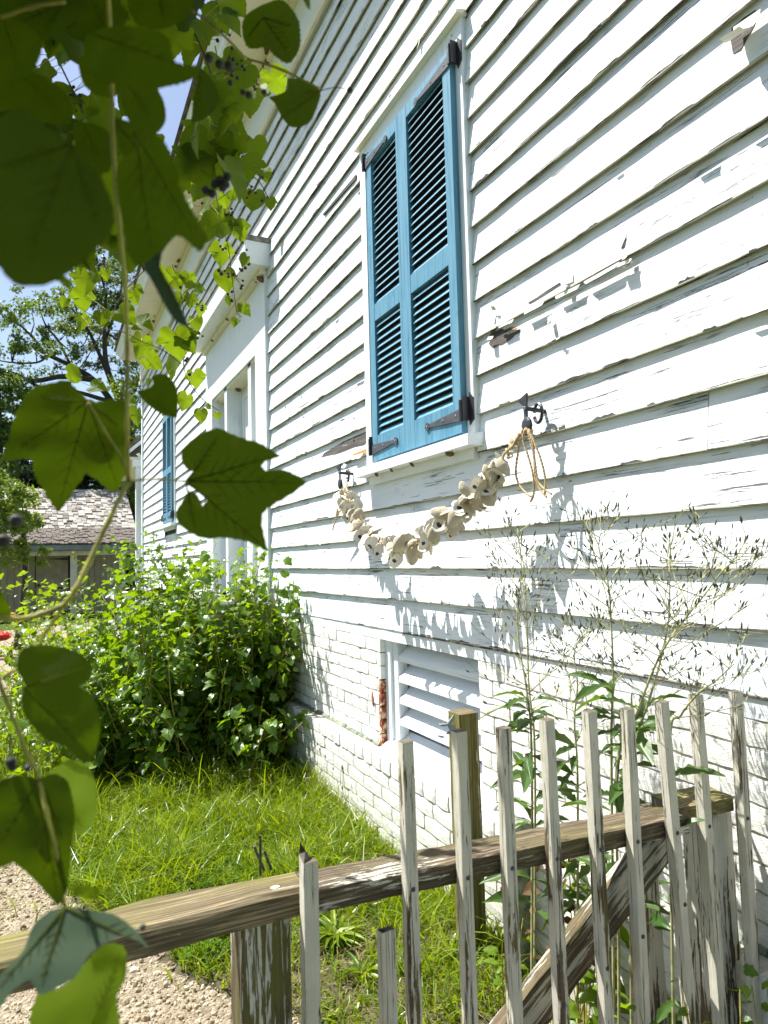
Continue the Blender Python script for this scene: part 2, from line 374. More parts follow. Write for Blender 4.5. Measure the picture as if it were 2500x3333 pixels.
# ------------------------------------------------------------------ ground
def ground_mat():
    t = NT('lawn soil and straw')
    n = t.noise(t.coord(), 0.35, 5); n2 = t.noise(t.coord(), 22, 6, 0.7); n3 = t.noise(t.coord(), 130, 4, 0.7)
    c = t.ramp(n2, [(0.35, (0.035, 0.06, 0.012)), (0.55, (0.07, 0.11, 0.018)), (0.75, (0.13, 0.14, 0.05))])
    c = t.mix(t.ramp(n, [(0.45, 0.0), (0.7, 0.5)]), c, (0.12, 0.125, 0.04))
    t.bsdf(c, 0.95, t.bump(t.math('ADD', n2, n3), 1.0, 0.02), 0.05); return t.m
def soil_mat():
    t = NT('bare soil with dry litter')
    n2 = t.noise(t.coord(), 16, 6, 0.7); n3 = t.noise(t.coord(), 120, 5, 0.75)
    c = t.ramp(n2, [(0.32, (0.04, 0.035, 0.015)), (0.5, (0.10, 0.085, 0.045)), (0.7, (0.21, 0.18, 0.11))])
    c = t.mix(0.4, c, t.ramp(n3, [(0.35, (0.06, 0.05, 0.03)), (0.65, (0.28, 0.25, 0.17))]))
    t.bsdf(c, 0.95, t.bump(t.math('ADD', n2, n3), 1.0, 0.015), 0.05); return t.m
def gravel_mat():
    t = NT('pale gravel')
    v = t.new('ShaderNodeTexVoronoi', {'Vector': t.coord(), 'Scale': 75.0, 'Randomness': 1.0})
    n = t.noise(t.coord(), 6, 5, 0.6); n3 = t.noise(t.coord(), 160, 4, 0.7)
    c = t.mix(0.45, t.ramp(n, [(0.3, (0.22, 0.17, 0.105)), (0.7, (0.40, 0.33, 0.22))]), t.ramp(v.outputs['Color'], [(0.2, (0.15, 0.12, 0.085)), (0.8, (0.46, 0.41, 0.33))]))
    h = t.math('ADD', t.math('MULTIPLY', v.outputs['Distance'], -1.2), n3)
    t.bsdf(c, 0.95, t.bump(h, 1.0, 0.01), 0.05); return t.m
GZ = -1.43
def gz(x, y): return GZ
structure(npo := MB().add([(-900, -900, GZ), (900, -900, GZ), (900, 1200, GZ), (-900, 1200, GZ)], [(0, 1, 2, 3)]).build('ground', ground_mat()))
def gravel_edge(y):   # x of the path's edge at distance y
    e = -1.42 - 0.9 * max(0, y - 3.9) ** 1.3 * (y < 9) - 0.10 * math.sin(y * 2.1) - 0.05 * math.sin(y * 5.7) + 0.06 * nz(y * 4) + 0.05 * nz(y * 19) + 0.03 * nz(y * 47)
    if y < 3.1: e += (3.1 - y) * 0.42
    return e
def sheet(name, mat, pts, z):
    return structure(MB().add([(x, y, z) for x, y in pts], [tuple(range(len(pts)))]).build(name, mat))
ys = np.arange(0.4, 12.0, 0.02)
soil = [(-1.7, y) for y in np.arange(6.0, 0.5, -0.5)] + [(0.0, 0.5)] + [(0.0 - 0.0, y) for y in np.arange(0.8, 6.1, 0.5)]
sheet('soil_strip', soil_mat(), soil, GZ + 0.004)
path = [(-3.6, 0.4)] + [(gravel_edge(y), y) for y in ys] + [(-3.8, 12.0)]
sheet('gravel_path', gravel_mat(), path, GZ + 0.008)
sheet('far_path', gravel_mat(), [(-4.2, 12), (-1.9, 12), (-1.2, 16), (0.4, 19), (0.5, 20.2), (-2.4, 18.6), (-5, 16)], GZ + 0.008)

def gravel_in(x, y):
    return x < gravel_edge(y)
# pebbles
def ico():
    p = (1 + 5 ** 0.5) / 2
    V = np.array([(-1, p, 0), (1, p, 0), (-1, -p, 0), (1, -p, 0), (0, -1, p), (0, 1, p), (0, -1, -p), (0, 1, -p), (p, 0, -1), (p, 0, 1), (-p, 0, -1), (-p, 0, 1)], float)
    F = np.array([(0, 11, 5), (0, 5, 1), (0, 1, 7), (0, 7, 10), (0, 10, 11), (1, 5, 9), (5, 11, 4), (11, 10, 2), (10, 7, 6), (7, 1, 8), (3, 9, 4), (3, 4, 2), (3, 2, 6), (3, 6, 8), (3, 8, 9), (4, 9, 5), (2, 4, 11), (6, 2, 10), (8, 6, 7), (9, 8, 1)])
    return V / np.linalg.norm(V[0]), F
def euler_mats(n, amp=math.pi):
    a = rng.uniform(-amp, amp, (n, 3)); c, s = np.cos(a), np.sin(a)
    Z = np.zeros(n); O = np.ones(n)
    Rx = np.stack([O, Z, Z, Z, c[:, 0], -s[:, 0], Z, s[:, 0], c[:, 0]], 1).reshape(n, 3, 3)
    Ry = np.stack([c[:, 1], Z, s[:, 1], Z, O, Z, -s[:, 1], Z, c[:, 1]], 1).reshape(n, 3, 3)
    Rz = np.stack([c[:, 2], -s[:, 2], Z, s[:, 2], c[:, 2], Z, Z, Z, O], 1).reshape(n, 3, 3)
    return Rz @ Ry @ Rx
def swarm(V, F, pos, R, sc):
    """many transformed copies of one small mesh joined: pos (n,3) R (n,3,3) sc (n,) or (n,3)"""
    n = len(pos); sc = np.asarray(sc); sc = sc[:, None] if sc.ndim == 1 else sc
    W = np.einsum('nij,nkj->nki', R, V[None] * sc[:, None, :]) + np.asarray(pos)[:, None, :]
    FF = (F[None] + (np.arange(n) * len(V))[:, None, None]).reshape(-1, F.shape[1])
    return W.reshape(-1, 3), FF
pb = []
while len(pb) < 11000:
    x = random.uniform(-2.3, -0.35); y = random.triangular(1.9, 6, 1.9)
    e = gravel_edge(y)
    if x < e or random.random() < 0.12 * math.exp(-(x - e) * 3): pb.append((x, y, GZ + 0.008))
pb = np.array(pb); V, F = ico()
sz = rng.gamma(1.6, 0.0018, len(pb)) + 0.0012; sz = np.minimum(sz, 0.016)
pb[:, 2] += sz * 0.2
W, FF = swarm(V, F, pb, euler_mats(len(pb)), np.stack([sz * 1.2, sz, sz * 0.7], 1))
t = NT('pebble'); r2 = t.new('ShaderNodeNewGeometry').outputs['Random Per Island']
t.bsdf(t.ramp(r2, [(0.0, (0.15, 0.115, 0.065)), (0.5, (0.34, 0.28, 0.185)), (1.0, (0.55, 0.49, 0.37))]), 0.9, None, 0.1)
part('pebbles', npmesh('pebbles', W, FF, [t.m]), kind='stuff')['label'] = 'pale loose pebbles scattered over the gravel path'

# grass
def blades(pos, length, width, lean, mat, name, label):
    n = len(pos); az = rng.uniform(0, 2 * math.pi, n); la = rng.uniform(0, 2 * math.pi, n)
    d = np.stack([np.cos(la), np.sin(la)], 1) * lean[:, None]
    w = np.stack([np.cos(az), np.sin(az), np.zeros(n)], 1) * (width[:, None] / 2)
    P = np.zeros((n, 7, 3)); pos = np.asarray(pos)
    for i, tt in enumerate((0.0, 0.4, 0.75, 1.0)):
        c = pos.copy()
        c[:, 0] += d[:, 0] * length * tt ** 2; c[:, 1] += d[:, 1] * length * tt ** 2
        c[:, 2] += length * (tt - 0.45 * lean * tt ** 2.2)
        if i < 3:
            f = (1.0, 0.85, 0.55)[i]; P[:, 2 * i] = c - w * f; P[:, 2 * i + 1] = c + w * f
        else: P[:, 6] = c
    T = np.array([(0, 1, 3), (0, 3, 2), (2, 3, 5), (2, 5, 4), (4, 5, 6)])
    FF = (T[None] + (np.arange(n) * 7)[:, None, None]).reshape(-1, 3)
    o = part(name, npmesh(name, P.reshape(-1, 3), FF, [mat]), kind='stuff'); o['label'] = label; return o
gp, dp = [], []
while len(gp) < 60000:
    y = random.uniform(1.9, 6.3) if random.random() < 0.9 else random.uniform(4, 9); x = random.uniform(-1.95, -0.085)
    if y < 3.0 and random.random() < 0.25: continue
    e = gravel_edge(y)
    if x < e + 0.03 and random.random() > 0.02: continue
    dn = 0.5 + 0.9 * nz(x * 2.3, y * 2.3, 4) + 0.35 * nz(x * 8, y * 8, 1)
    if y < 2.9: dn -= (0.25 if x < -0.95 else -0.25)
    if x > -0.2: dn += 0.1
    if y > 3.1: dn += 0.45
    if random.random() < dn: gp.append((x, y, GZ))
    elif random.random() < 0.4 and y < 3.3: dp.append((x, y, GZ + 0.006))
gp = np.array(gp); n = len(gp)
pat = np.array([1.0 + 0.9 * nz(x * 2.1, y * 2.1, 9) + 0.5 * nz(x * 6, y * 6, 2) for x, y, _ in gp])
hgt = 0.62 + 0.38 * np.clip((gp[:, 1] - 2.0) / 2.0, 0, 1)
blades(gp, rng.gamma(4, 0.028, n) * hgt * np.clip(pat, 0.3, 1.8) + 0.02, rng.gamma(3, 0.0016, n) + 0.0015, rng.uniform(0.2, 1.5, n), MAT['grass'], 'grass', 'long unmown bright green grass between wall and gravel path')
dp = np.array(dp)[:9000]; n = len(dp)
blades(dp, rng.uniform(0.03, 0.10, n), rng.uniform(0.0015, 0.004, n), rng.uniform(0.8, 1.9, n), MAT['straw'], 'dry_grass', 'dry straw coloured grass litter on the bare soil')
# clover
cv = []
while len(cv) < 5200:
    y = random.uniform(2.6, 3.9); x = random.uniform(-1.62, -0.75)
    if x < gravel_edge(y) + 0.03: continue
    if nz(x * 3, y * 3, 7) + 0.35 - max(0, x + 1.0) * 2.0 < random.random() * 0.6: continue
    cv.append((x, y, GZ + random.uniform(0.02, 0.07)))
cv = np.array(cv)
tri = []; tf = []
for k in range(3):
    a = k * 2.094; b = len(tri)
    for (r_, aa) in ((0, 0), (0.75, -0.42), (1.05, 0), (0.75, 0.42)): tri.append((r_ * math.cos(a + aa), r_ * math.sin(a + aa), 0.18 * r_ if aa else 0.02 * r_))
    tf.append((b, b + 1, b + 2)); tf.append((b, b + 2, b + 3))
W, FF = swarm(np.array(tri), np.array(tf), cv, euler_mats(len(cv), 0.7) @ euler_mats(len(cv), 0.01), rng.uniform(0.009, 0.017, len(cv)))
o = part('clover', npmesh('clover', W, FF, [MAT['clover']]), kind='stuff'); o['label'] = 'low clover patch between grass and gravel path'

# ------------------------------------------------------------------ house
house = thing('clapboard_house', 'old white clapboard house with blue shutters and whitewashed brick foundation', 'house', (0, 0, GZ))
E = 0.1605; Z0 = -0.367; NROW = 25
HC = 14.1     # far corner
def board_mesh(y0, y1, z, low, thick=0.0135, wob=1.0):
    n = max(1, int((y1 - y0) / 0.07)) if y0 < 4.5 else max(1, int((y1 - y0) / 0.4))
    ys = np.linspace(y0, y1, n + 1); V = []; F = []; m = []
    for i, y in enumerate(ys):
        a = wob * (0.0022 * nz(y * 1.3, z * 9) + 0.0012 * nz(y * 7, z * 13)); b = wob * (0.0022 * nz(y * 1.1, z * 5, 3) + 0.0013 * nz(y * 11, z * 3, 8))
        if abs(b) > 0.0011 and nz(y * 5, z * 31) > 0.35: b += 0.004 * wob
        xf = a
        V += [(xf + 0.0085, y, z + b), (xf, y, z + b), (xf, y, z + b + 0.003), (xf + 0.022, y, z + E + 0.026), (xf + 0.0115, y, z + b + 0.04)]
    for i in range(n):
        k = 5 * i
        F += [(k, k + 1, k + 6, k + 5), (k + 1, k + 2, k + 7, k + 6), (k + 2, k + 3, k + 8, k + 7), (k + 4, k, k + 5, k + 9)]; m += [1, 1, 0, 1]
    e = 5 * n
    F += [(0, 4, 3, 2, 1), (e, e + 1, e + 2, e + 3, e + 4)]; m += [1, 1]
    off = Vector((0, (y0 + y1) / 2, z))
    V = [Vector(v) - off for v in V]
    me = npmesh('weatherboard', V, F, [MAT['board_low'] if low else MAT['board'], MAT['grime']], m)
    return me, off
openings = [(2.405, 3.495, 0.44, 2.375), (5.46, 7.86, -9, 2.66), (10.15, 11.22, 0.5, 2.36)]
joints = {0: [4.0, 0.9], 1: [1.39, 6.9], 2: [1.93], 3: [3.0, 0.1], 4: [1.29], 5: [5.0], 8: [4.6], 9: [1.0], 11: [4.2, 0.7], 13: [1.6, 4.9], 15: [4.6], 16: [1.5], 19: [3.1], 21: [5.0]}
nb = 0
for k in range(NROW):
    z = Z0 + E * k
    segs = [(-0.9, HC - 0.03)]
    for (a, b, lo, hi) in openings:
        if z + E > lo + 0.02 and z < hi - 0.03:
            ns = []
            for s in segs:
                if s[0] < a and s[1] > b: ns += [(s[0], a), (b, s[1])]
                else: ns.append(s)
            segs = ns
    js = joints.get(k, []) + [8.6 + (k * 37 % 50) / 10.0]
    for j in js:
        ns = []
        for s in segs:
            if s[0] + 0.3 < j < s[1] - 0.3: ns += [(s[0], j - 0.001), (j + 0.001, s[1])]
            else: ns.append(s)
        segs = ns
    for s in segs:
        me, off = board_mesh(s[0], s[1], z, z < 1.0)
        part('weatherboard', me, house, loc=off)
# sheathing core and gable side of the house (closed volume behind the boards)
MB().box((0.032, -0.9, Z0 - 0.05), (0.05, 2.44, 4.4)).box((0.03, 3.45, Z0 - 0.05), (0.05, 5.5, 4.4)).box((0.03, 7.82, Z0 - 0.05), (0.05, 10.2, 4.4)).box((0.03, 11.17, Z0 - 0.05), (0.05, HC, 4.4)) \
    .box((0.0305, 2.44, 2.30), (0.05, 3.45, 4.399)).box((0.0305, 2.44, Z0 - 0.05), (0.05, 3.45, 0.49)).box((0.0305, 5.5, 2.62), (0.05, 7.82, 4.399)) \
    .box((0.0305, 10.2, 2.3), (0.05, 11.17, 4.399)).box((0.0305, 10.2, Z0 - 0.05), (0.05, 11.17, 0.6)).build('sheathing', MAT['dark'], house)
MB().box((0.05, HC - 0.03, GZ), (7.0, HC, 4.4)).box((0.05, -0.93, GZ), (7.0, -0.9, 4.4)).box((6.97, -0.9, GZ), (7.0, HC - 0.03, 4.4)).build('side_wall', MAT['board'], house)
# wood sill band under boards
MB().box((0.004, -0.9, -0.425), (0.06, 5.44, Z0 + 0.003)).box((0.004, 7.9, -0.425), (0.06, HC, Z0 + 0.003)).build('sill_beam', MAT['trimh'], house)
MB().box((-0.001, 1.15, Z0 - 0.006), (0.0035, 3.15, Z0 - 0.0005)).build('bare_strip', MAT['bare'], house)
# corner boards
MB().box((-0.018, HC - 0.12, -0.42), (0.012, HC, 3.62)).build('corner_board', MAT['trim'], house)
MB().box((-0.018, HC + 0.001, -0.42), (0.10, HC + 0.025, 3.62)).build('corner_board', MAT['trim'], house)
# frieze, soffit, crown
ZF = 3.645
MB().box((-0.012, -0.9, ZF), (0.03, HC + 0.3, 4.12)).build('frieze_board', MAT['trimh'], house)
for z_ in (ZF + 0.0, ): MB().box((-0.034, -0.9, z_ - 0.035), (-0.0125, HC + 0.3, z_ + 0.03)).build('frieze_moulding', MAT['cream'], house)
MB().box((-0.05, -0.9, 4.06), (-0.0125, HC + 0.3, 4.118)).build('bed_moulding', MAT['cream'], house)
MB().box((-0.36, -0.9, 4.12), (0.05, HC + 0.35, 4.15)).build('soffit', MAT['cream'], house)
MB().prism([(-0.37, -0.9, 4.10), (-0.40, -0.9, 4.10), (-0.40, -0.9, 4.17), (-0.46, -0.9, 4.24), (-0.46, -0.9, 4.28), (-0.37, -0.9, 4.28)][::-1], (0, HC + 1.25, 0)).build('cornice', MAT['trimh'], house)
MB().prism([(-0.50, -0.9, 4.283), (7.2, -0.9, 4.283), (3.4, -0.9, 6.6)], (0, HC + 1.3, 0)).build('roof', MAT['shingledark'], house)
NESTM = MB().ball((0, 0, 0), 1.0, n=8).mesh('mud_nest', MAT['nest'])
class Nests:
    def __init__(s, par): s.par = par
    def ball(s, c, r, n=6, sq=(1, 1, 1)):
        o = part('mud_nest', NESTM, s.par, loc=c, rot=(random.random(), random.random(), random.random())); o.scale = tuple(r * q for q in sq); return s
    def build(s, *a): pass
nb_ = Nests(house)
for i in range(34):
    y = random.uniform(3.6, 13); nb_.ball((-0.03 - random.random() * 0.06, y, 4.112 + random.uniform(-0.01, 0.005)), random.uniform(0.010, 0.03), n=6)
for i in range(9): nb_.ball((-0.04, 5.2 + i * 0.07, 4.09 - 0.02 * random.random()), random.uniform(0.018, 0.034), n=6)

# brick foundation
def brick_var(seed):
    r = random.Random(seed); V = []; F = []
    nx, nz_ = 5, 2
    for j in range(nz_ + 1):
        for i in range(nx + 1):
            y = -0.5 + i / nx; z = -0.5 + j / nz_
            ed = (i in (0, nx)) + (j in (0, nz_))
            V.append((-0.5 + 0.05 * ed + r.uniform(-0.03, 0.03), y + r.uniform(-0.012, 0.012), z + r.uniform(-0.05, 0.05)))
    nb0 = len(V)
    for i in range(nx):
        for j in range(nz_):
            a = j * (nx + 1) + i; F.append((a, a + nx + 1, a + nx + 2, a + 1))
    per = [i for i in range(nx + 1)] + [(j + 1) * (nx + 1) + nx for j in range(nz_)] + [nz_ * (nx + 1) + i for i in range(nx - 1, -1, -1)] + [j * (nx + 1) for j in range(nz_ - 1, 0, -1)]
    for p in per: V.append((0.5, V[p][1], V[p][2]))
    n = len(per)
    for i in range(n): F.append((per[i], per[(i + 1) % n], nb0 + (i + 1) % n, nb0 + i))
    return np.array(V), F
BR = []
for i in range(5):
    V, F = brick_var(i); BR.append((V, F))
CH = 0.0713; BL = 0.2214; J = 0.0085
bricks = []   # (x_face, yc, zc, length, height, red)
def lay(xf, ya, yb, zlo, zhi, holes=()):
    k = 0; z = zhi
    while z > zlo + 0.02:
        off = 0.0 if k % 2 else BL / 2
        y = ya - BL + off + (0.03 if k % 5 == 0 else 0)
        header = (k % 6 == 5)
        L = BL / 2 if header else BL
        while y < yb:
            a, b = max(y, ya), min(y + L, yb)
            segs = [(a, b)]
            for (h0, h1, z0, z1) in holes:
                if z - CH / 2 > z0 and z - CH / 2 < z1:
                    ns = []
                    for (p, q) in segs:
                        if q <= h0 or p >= h1: ns.append((p, q))
                        else:
                            if p < h0: ns.append((p, h0))
                            if q > h1: ns.append((h1, q))
                    segs = ns
            for (p, q) in segs:
                if q - p > 0.03: bricks.append((xf, (p + q) / 2, z - CH / 2, q - p - J, CH - J))
            y += L
        z -= CH; k += 1
lay(0.0, -0.3, 5.3, -0.995, -0.425, [(2.46, 3.43, -1.2, 0)])
lay(-0.09, -0.3, 5.3, -1.50, -1.065, [])
# ledge course, laid as headers
y = -0.3
while y < 5.3:
    bricks.append((-0.093, y + BL / 4, -1.03, BL / 2 - J, CH - J)); y += BL / 2
def dist_key(b):
    y = b[1]; vis = 0 if (0.2 < y < 5.05) else 5
    return vis + abs(y - 2.2)
bricks.sort(key=dist_key)
brick_meshes = [npmesh('brick', V * np.array([1.0, 1.0, 1.0]), F, [MAT['brick']]) for V, F in BR]
rest = MB()
for i, (xf, yc, zc, L, H) in enumerate(bricks):
    v = random.randrange(5); dx = random.uniform(-0.0015, 0.0015); dep = 0.05
    if i < 292:
        o = part('brick', brick_meshes[v], house, loc=(xf + dep / 2 + dx, yc, zc)); o.scale = (dep, L, H)
        o.rotation_euler = (random.uniform(-0.012, 0.012), 0, random.uniform(-0.01, 0.01))
    else:
        V, F = BR[v]; rest.add(V * np.array([dep, L, H]) + np.array([xf + dep / 2 + dx, yc, zc]), F)
rest.build('brickwork', MAT['brick'], house, kind='stuff')
MB().box((0.0065, -0.9, -1.0), (0.06, 2.46, -0.425)).box((0.0065, 3.435, -1.0), (0.06, 5.36, -0.425)).box((-0.0835, -0.9, -1.6), (0.06, 5.36, -1.0)).box((-0.0845, -0.9, -1.0), (0.006, 5.36, -0.9985)) \
    .box((0.004, 7.9, -1.6), (0.06, HC, -0.425)).build('foundation_wall', MAT['mortar'], house)
for (a_, b_) in ((-0.3, 2.38), (3.44, 5.3)):
    q_ = MB(); y_ = a_
    while y_ < b_ - 0.04:
        L_ = random.uniform(0.04, 0.16); q_.prism([(-0.006 - random.random() * 0.006, y_, -0.9945), (0.002, y_, -0.9945), (0.002, y_, -0.982 + random.random() * 0.006)], (0, min(L_, b_ - y_) - 0.002, 0)); y_ += L_
    q_.build('moss_line', MAT['slab'], house, kind='stuff')
# red brick jamb beside the vent
z = -0.43
while z > -1.0:
    h = CH - 0.006; o = MB().box((0.0, 3.405, z - h), (0.045, 3.4345, z)).build('brick', MAT['redbrick'] if z < -0.62 else MAT['brick'], house, label='flaking red brick at the vent jamb' if z < -0.62 else None); z -= CH
# pulled out red chip
MB().prism([(-0.006, 3.50, -0.745), (-0.006, 3.515, -0.72), (-0.006, 3.52, -0.77), (-0.006, 3.505, -0.80)], (0.008, 0, 0)).build('chipped_brick_face', MAT['redbrick'], house)

# louvred foundation vent
vent = MB().box((0.03, 3.345, -0.985), (0.075, 3.405, -0.40)).box((0.045, 3.285, -0.975), (0.10, 3.3445, -0.43)).box((0.035, 2.40, -0.43), (0.10, 3.3455, -0.395)).build('vent_frame', MAT['trim'], house)
for i, zz in enumerate((-0.505, -0.612, -0.722, -0.832)):
    MB().prism([(0.048, 2.40, zz - 0.028), (0.048, 2.40, zz), (0.14, 2.40, zz + 0.075), (0.155, 2.40, zz + 0.06), (0.06, 2.40, zz - 0.028)], (0, 0.883, 0)).build('louvre_slat', MAT['trimh'], vent)
MB().prism([(-0.02, 2.35, -1.0), (-0.02, 2.35, -0.99), (0.11, 2.35, -0.905), (0.11, 2.35, -1.0)], (0, 1.04, 0)).build('vent_sill', MAT['trimh'], vent)
MB().box((0.16, 2.3, -1.0), (0.17, 3.4, -0.38)).build('vent_back', MAT['trim'], vent)

# ---- window casing, header, sill
def window(y0, y1, z0, z1, near):
    X = -0.015
    w = MB()
    w.box((X, y0, z0), (0.03, y0 + 0.06, z1)).box((X, y1 - 0.07, z0), (0.03, y1, z1)).box((X + 0.001, y0 + 0.06, z1 - 0.09), (0.03, y1 - 0.07, z1))
    fr = w.build('window_casing', MAT['trim'], house)
    MB().prism([(X - 0.03, y0 - 0.015, z1 + 0.001), (X - 0.03, y0 - 0.015, z1 + 0.012), (0.01, y0 - 0.015, z1 + 0.035), (0.01, y0 - 0.015, z1 + 0.001)], (0, y1 - y0 + 0.03, 0)).build('drip_cap', MAT['cream'], fr)
    MB().prism([(-0.074, y0 - 0.035, z0 - 0.055), (-0.074, y0 - 0.035, z0 - 0.008), (0.03, y0 - 0.035, z0 + 0.004), (0.03, y0 - 0.035, z0 - 0.055)], (0, y1 - y0 + 0.09, 0)).build('window_sill', MAT['trimh'], fr)
    MB().box((-0.012, y0 + 0.02, z0 - 0.10), (0.02, y1 - 0.02, z0 - 0.0555)).build('sill_apron', MAT['trimh'], fr)
    MB().box((0.022, y0 + 0.055, z0), (0.028, y1 - 0.065, z1 - 0.08)).build('window_pane', MAT['dark'], fr)
    return fr
def hinge(par, yb, yt, z, s):
    """strap hinge: barrel at yb, strap tip at yt"""
    d = 1 if yt > yb else -1; X = -0.047
    P = [(X, yb + 0.012 * d, z - 0.030), (X, yb + 0.07 * d, z - 0.026), (X, yt - 0.03 * d, z - 0.009), (X, yt - 0.03 * d, z + 0.006), (X, yb + 0.012 * d, z + 0.022)]
    m = MB()
    m.prism(P if d > 0 else P[::-1], (-0.004, 0, 0))
    n = 10
    C = [(X, yt - 0.012 * d + 0.019 * math.cos(2 * math.pi * i / n), z - 0.002 + 0.019 * math.sin(2 * math.pi * i / n)) for i in range(n)]
    m.prism(C, (-0.0045, 0, 0))
    m.build('strap_hinge', MAT['iron_strap'], par)
    q = MB(); q.tube([(-0.056, yb, z - 0.035), (-0.056, yb, z + 0.055)], 0.0085, 8)
    q.box((-0.055, min(yb - 0.003 * d, yb - 0.012 * d), z - 0.03), (-0.014, max(yb - 0.003 * d, yb - 0.012 * d), z + 0.07))
    q.prism([(-0.014, yb - 0.04 * d, z - 0.03), (-0.014, yb - 0.01 * d, z - 0.05), (-0.014, yb - 0.004 * d, z), (-0.014, yb - 0.012 * d, z + 0.09), (-0.014, yb - 0.04 * d, z + 0.06)][::d], (-0.006, 0, 0))
    q.build('hinge_pintle', MAT['iron'], par)
    rv = MB()
    for f in (0.0, 0.45, 0.8):
        yy = yt - 0.012 * d + (yb - yt) * f; rv.ball((X - 0.0045, yy, z - 0.002), 0.0055, n=6, sq=(0.6, 1, 1))
    rv.build('rivet', MAT['rivet'], par)
def shutter(y0, y1, z0, z1, si, so, zt, zm0, zm1, zb, pitch=0.0400, near=True, hinges=None, X=-0.045, T=0.03):
    """si: stile widths at the low-y side, so: at the high-y side"""
    par = MB().box((X, y0, z0), (X + T, y0 + si, z1)).box((X, y1 - so, z0), (X + T, y1, z1)).build('shutter', MAT['blue'], house)
    for (a, b) in ((z0, zb), (zm0, zm1), (zt, z1)):
        MB().box((X + 0.001, y0 + si + 0.0006, a), (X + T - 0.001, y1 - so - 0.0006, b)).build('shutter_rail', MAT['blue'], par)
    L = (y1 - so) - (y0 + si) - 0.002
    sm = MB(); w = 0.0145; t = 0.003
    for (cx, cz) in ((0, 0),):
        P = [(-w * 0.62, 0, -w), (-w * 0.62 - t * 0.6, 0, -w + t), (w * 0.62 - t, 0, w), (w * 0.62, 0, w - t)]
    sm.prism([Vector(p) + Vector((0, -L / 2, 0)) for p in P], (0, L, 0))
    me = sm.mesh('slat', MAT['blue'])
    for (a, b) in ((zb, zm0), (zm1, zt)):
        n = int(round((b - a) / pitch)); q = (b - a) / n
        for i in range(n):
            part('slat', me, par, loc=(X + 0.0175, (y0 + si + y1 - so) / 2, a + q * (i + 0.5) - 0.004), rot=(0, random.uniform(-0.03, 0.03), 0))
    MB().box((X + 0.0285, y0 + si + 0.001, z0 + 0.05), (X + 0.0295, y1 - so - 0.001, z1 - 0.05)).build('slat_gap_shade', MAT['dark'], par)  # near-black sheet standing in for the shade in the slat gaps
    for h in (hinges or []): hinge(par, *h, 1)
    return par
window(2.395, 3.485, 0.515, 2.345, True)
shutter(2.447, 2.955, 0.527, 2.228, 0.063, 0.092, 2.165, 1.278, 1.368, 0.658, hinges=[(2.432, 2.745, 0.605), (2.432, 2.765, 2.175)])
shutter(2.957, 3.338, 0.527, 2.228, 0.020, 0.062, 2.165, 1.278, 1.368, 0.658, hinges=[(3.352, 3.045, 0.595), (3.352, 3.075, 2.185)])
window(10.15, 11.22, 0.62, 2.36, False)
shutter(10.22, 10.66, 0.635, 2.26, 0.06, 0.05, 2.19, 1.35, 1.44, 0.77, pitch=0.045, hinges=[(10.2, 10.5, 0.71)])
shutter(10.662, 11.10, 0.635, 2.26, 0.05, 0.06, 2.19, 1.35, 1.44, 0.77, pitch=0.045, hinges=[(11.115, 10.8, 0.71)])
ns_ = Nests(house)
for yy in (2.55, 2.9, 3.12, 3.3): ns_.ball((-0.045, yy, 0.452), 0.011 + 0.006 * random.random(), n=6, sq=(1, 1.3, 0.5))

# ---- door surround
dg = MB(); X = -0.02
dg.box((X, 5.44, GZ + 1.12), (0.06, 5.76, 2.46)).box((X, 7.54, GZ + 1.12), (0.06, 7.86, 2.46)).box((X + 0.001, 5.76, 1.80), (0.06, 7.54, 2.459))
door = dg.build('door_surround', MAT['trim'], house)
MB().box((-0.2, 5.36, 2.43), (0.03, 7.94, 2.62)).build('door_hood', MAT['trimh'], door)
MB().box((-0.215, 5.345, 2.6205), (0.03, 7.955, 2.66)).build('hood_capping', MAT['darkcap'], door)
MB().box((-0.06, 5.42, 2.38), (-0.0205, 7.88, 2.4295)).build('bed_moulding', MAT['cream'], door)
MB().box((0.0, 5.98, GZ + 1.12), (0.17, 6.08, 1.7995)).build('mullion', MAT['trim'], door)
MB().box((0.0, 6.92, GZ + 1.12), (0.17, 7.02, 1.7995)).build('mullion', MAT['trim'], door)
MB().box((0.12, 5.70, GZ + 1.12), (0.16, 5.98, 1.799)).build('sidelight', MAT['trim'], door)
MB().box((0.12, 7.02, GZ + 1.12), (0.16, 7.56, 1.799)).build('sidelight', MAT['trim'], door)
dl = MB().box((0.15, 6.08, GZ + 1.13), (0.20, 6.92, 1.799)).build('door_leaf', MAT['trim'], door)
for (za, zb_) in ((-0.2, 0.55), (0.68, 1.68)):
    for (ya, yb_) in ((6.17, 6.45), (6.55, 6.83)):
        MB().box((0.138, ya, za), (0.1495, yb_, za + 0.03)).box((0.138, ya, zb_ - 0.03), (0.1495, yb_, zb_)).box((0.139, ya, za + 0.0305), (0.1495, ya + 0.03, zb_ - 0.0305)).box((0.139, yb_ - 0.03, za + 0.0305), (0.1495, yb_, zb_ - 0.0305)).build('door_panel', MAT['trim'], dl)
MB().box((0.0, 5.76, 1.77), (0.15, 7.54, 1.7992)).build('door_head', MAT['cream'], door)
MB().box((0.0605, 5.5, GZ + 1.12), (0.3, 5.5605, 1.8)).box((0.0605, 7.56, GZ + 1.12), (0.3, 7.6, 1.8)).box((0.2, 5.561, GZ + 1.12), (0.24, 7.559, 1.82)).build('door_lining', MAT['trim'], door)
nb_ = Nests(door)
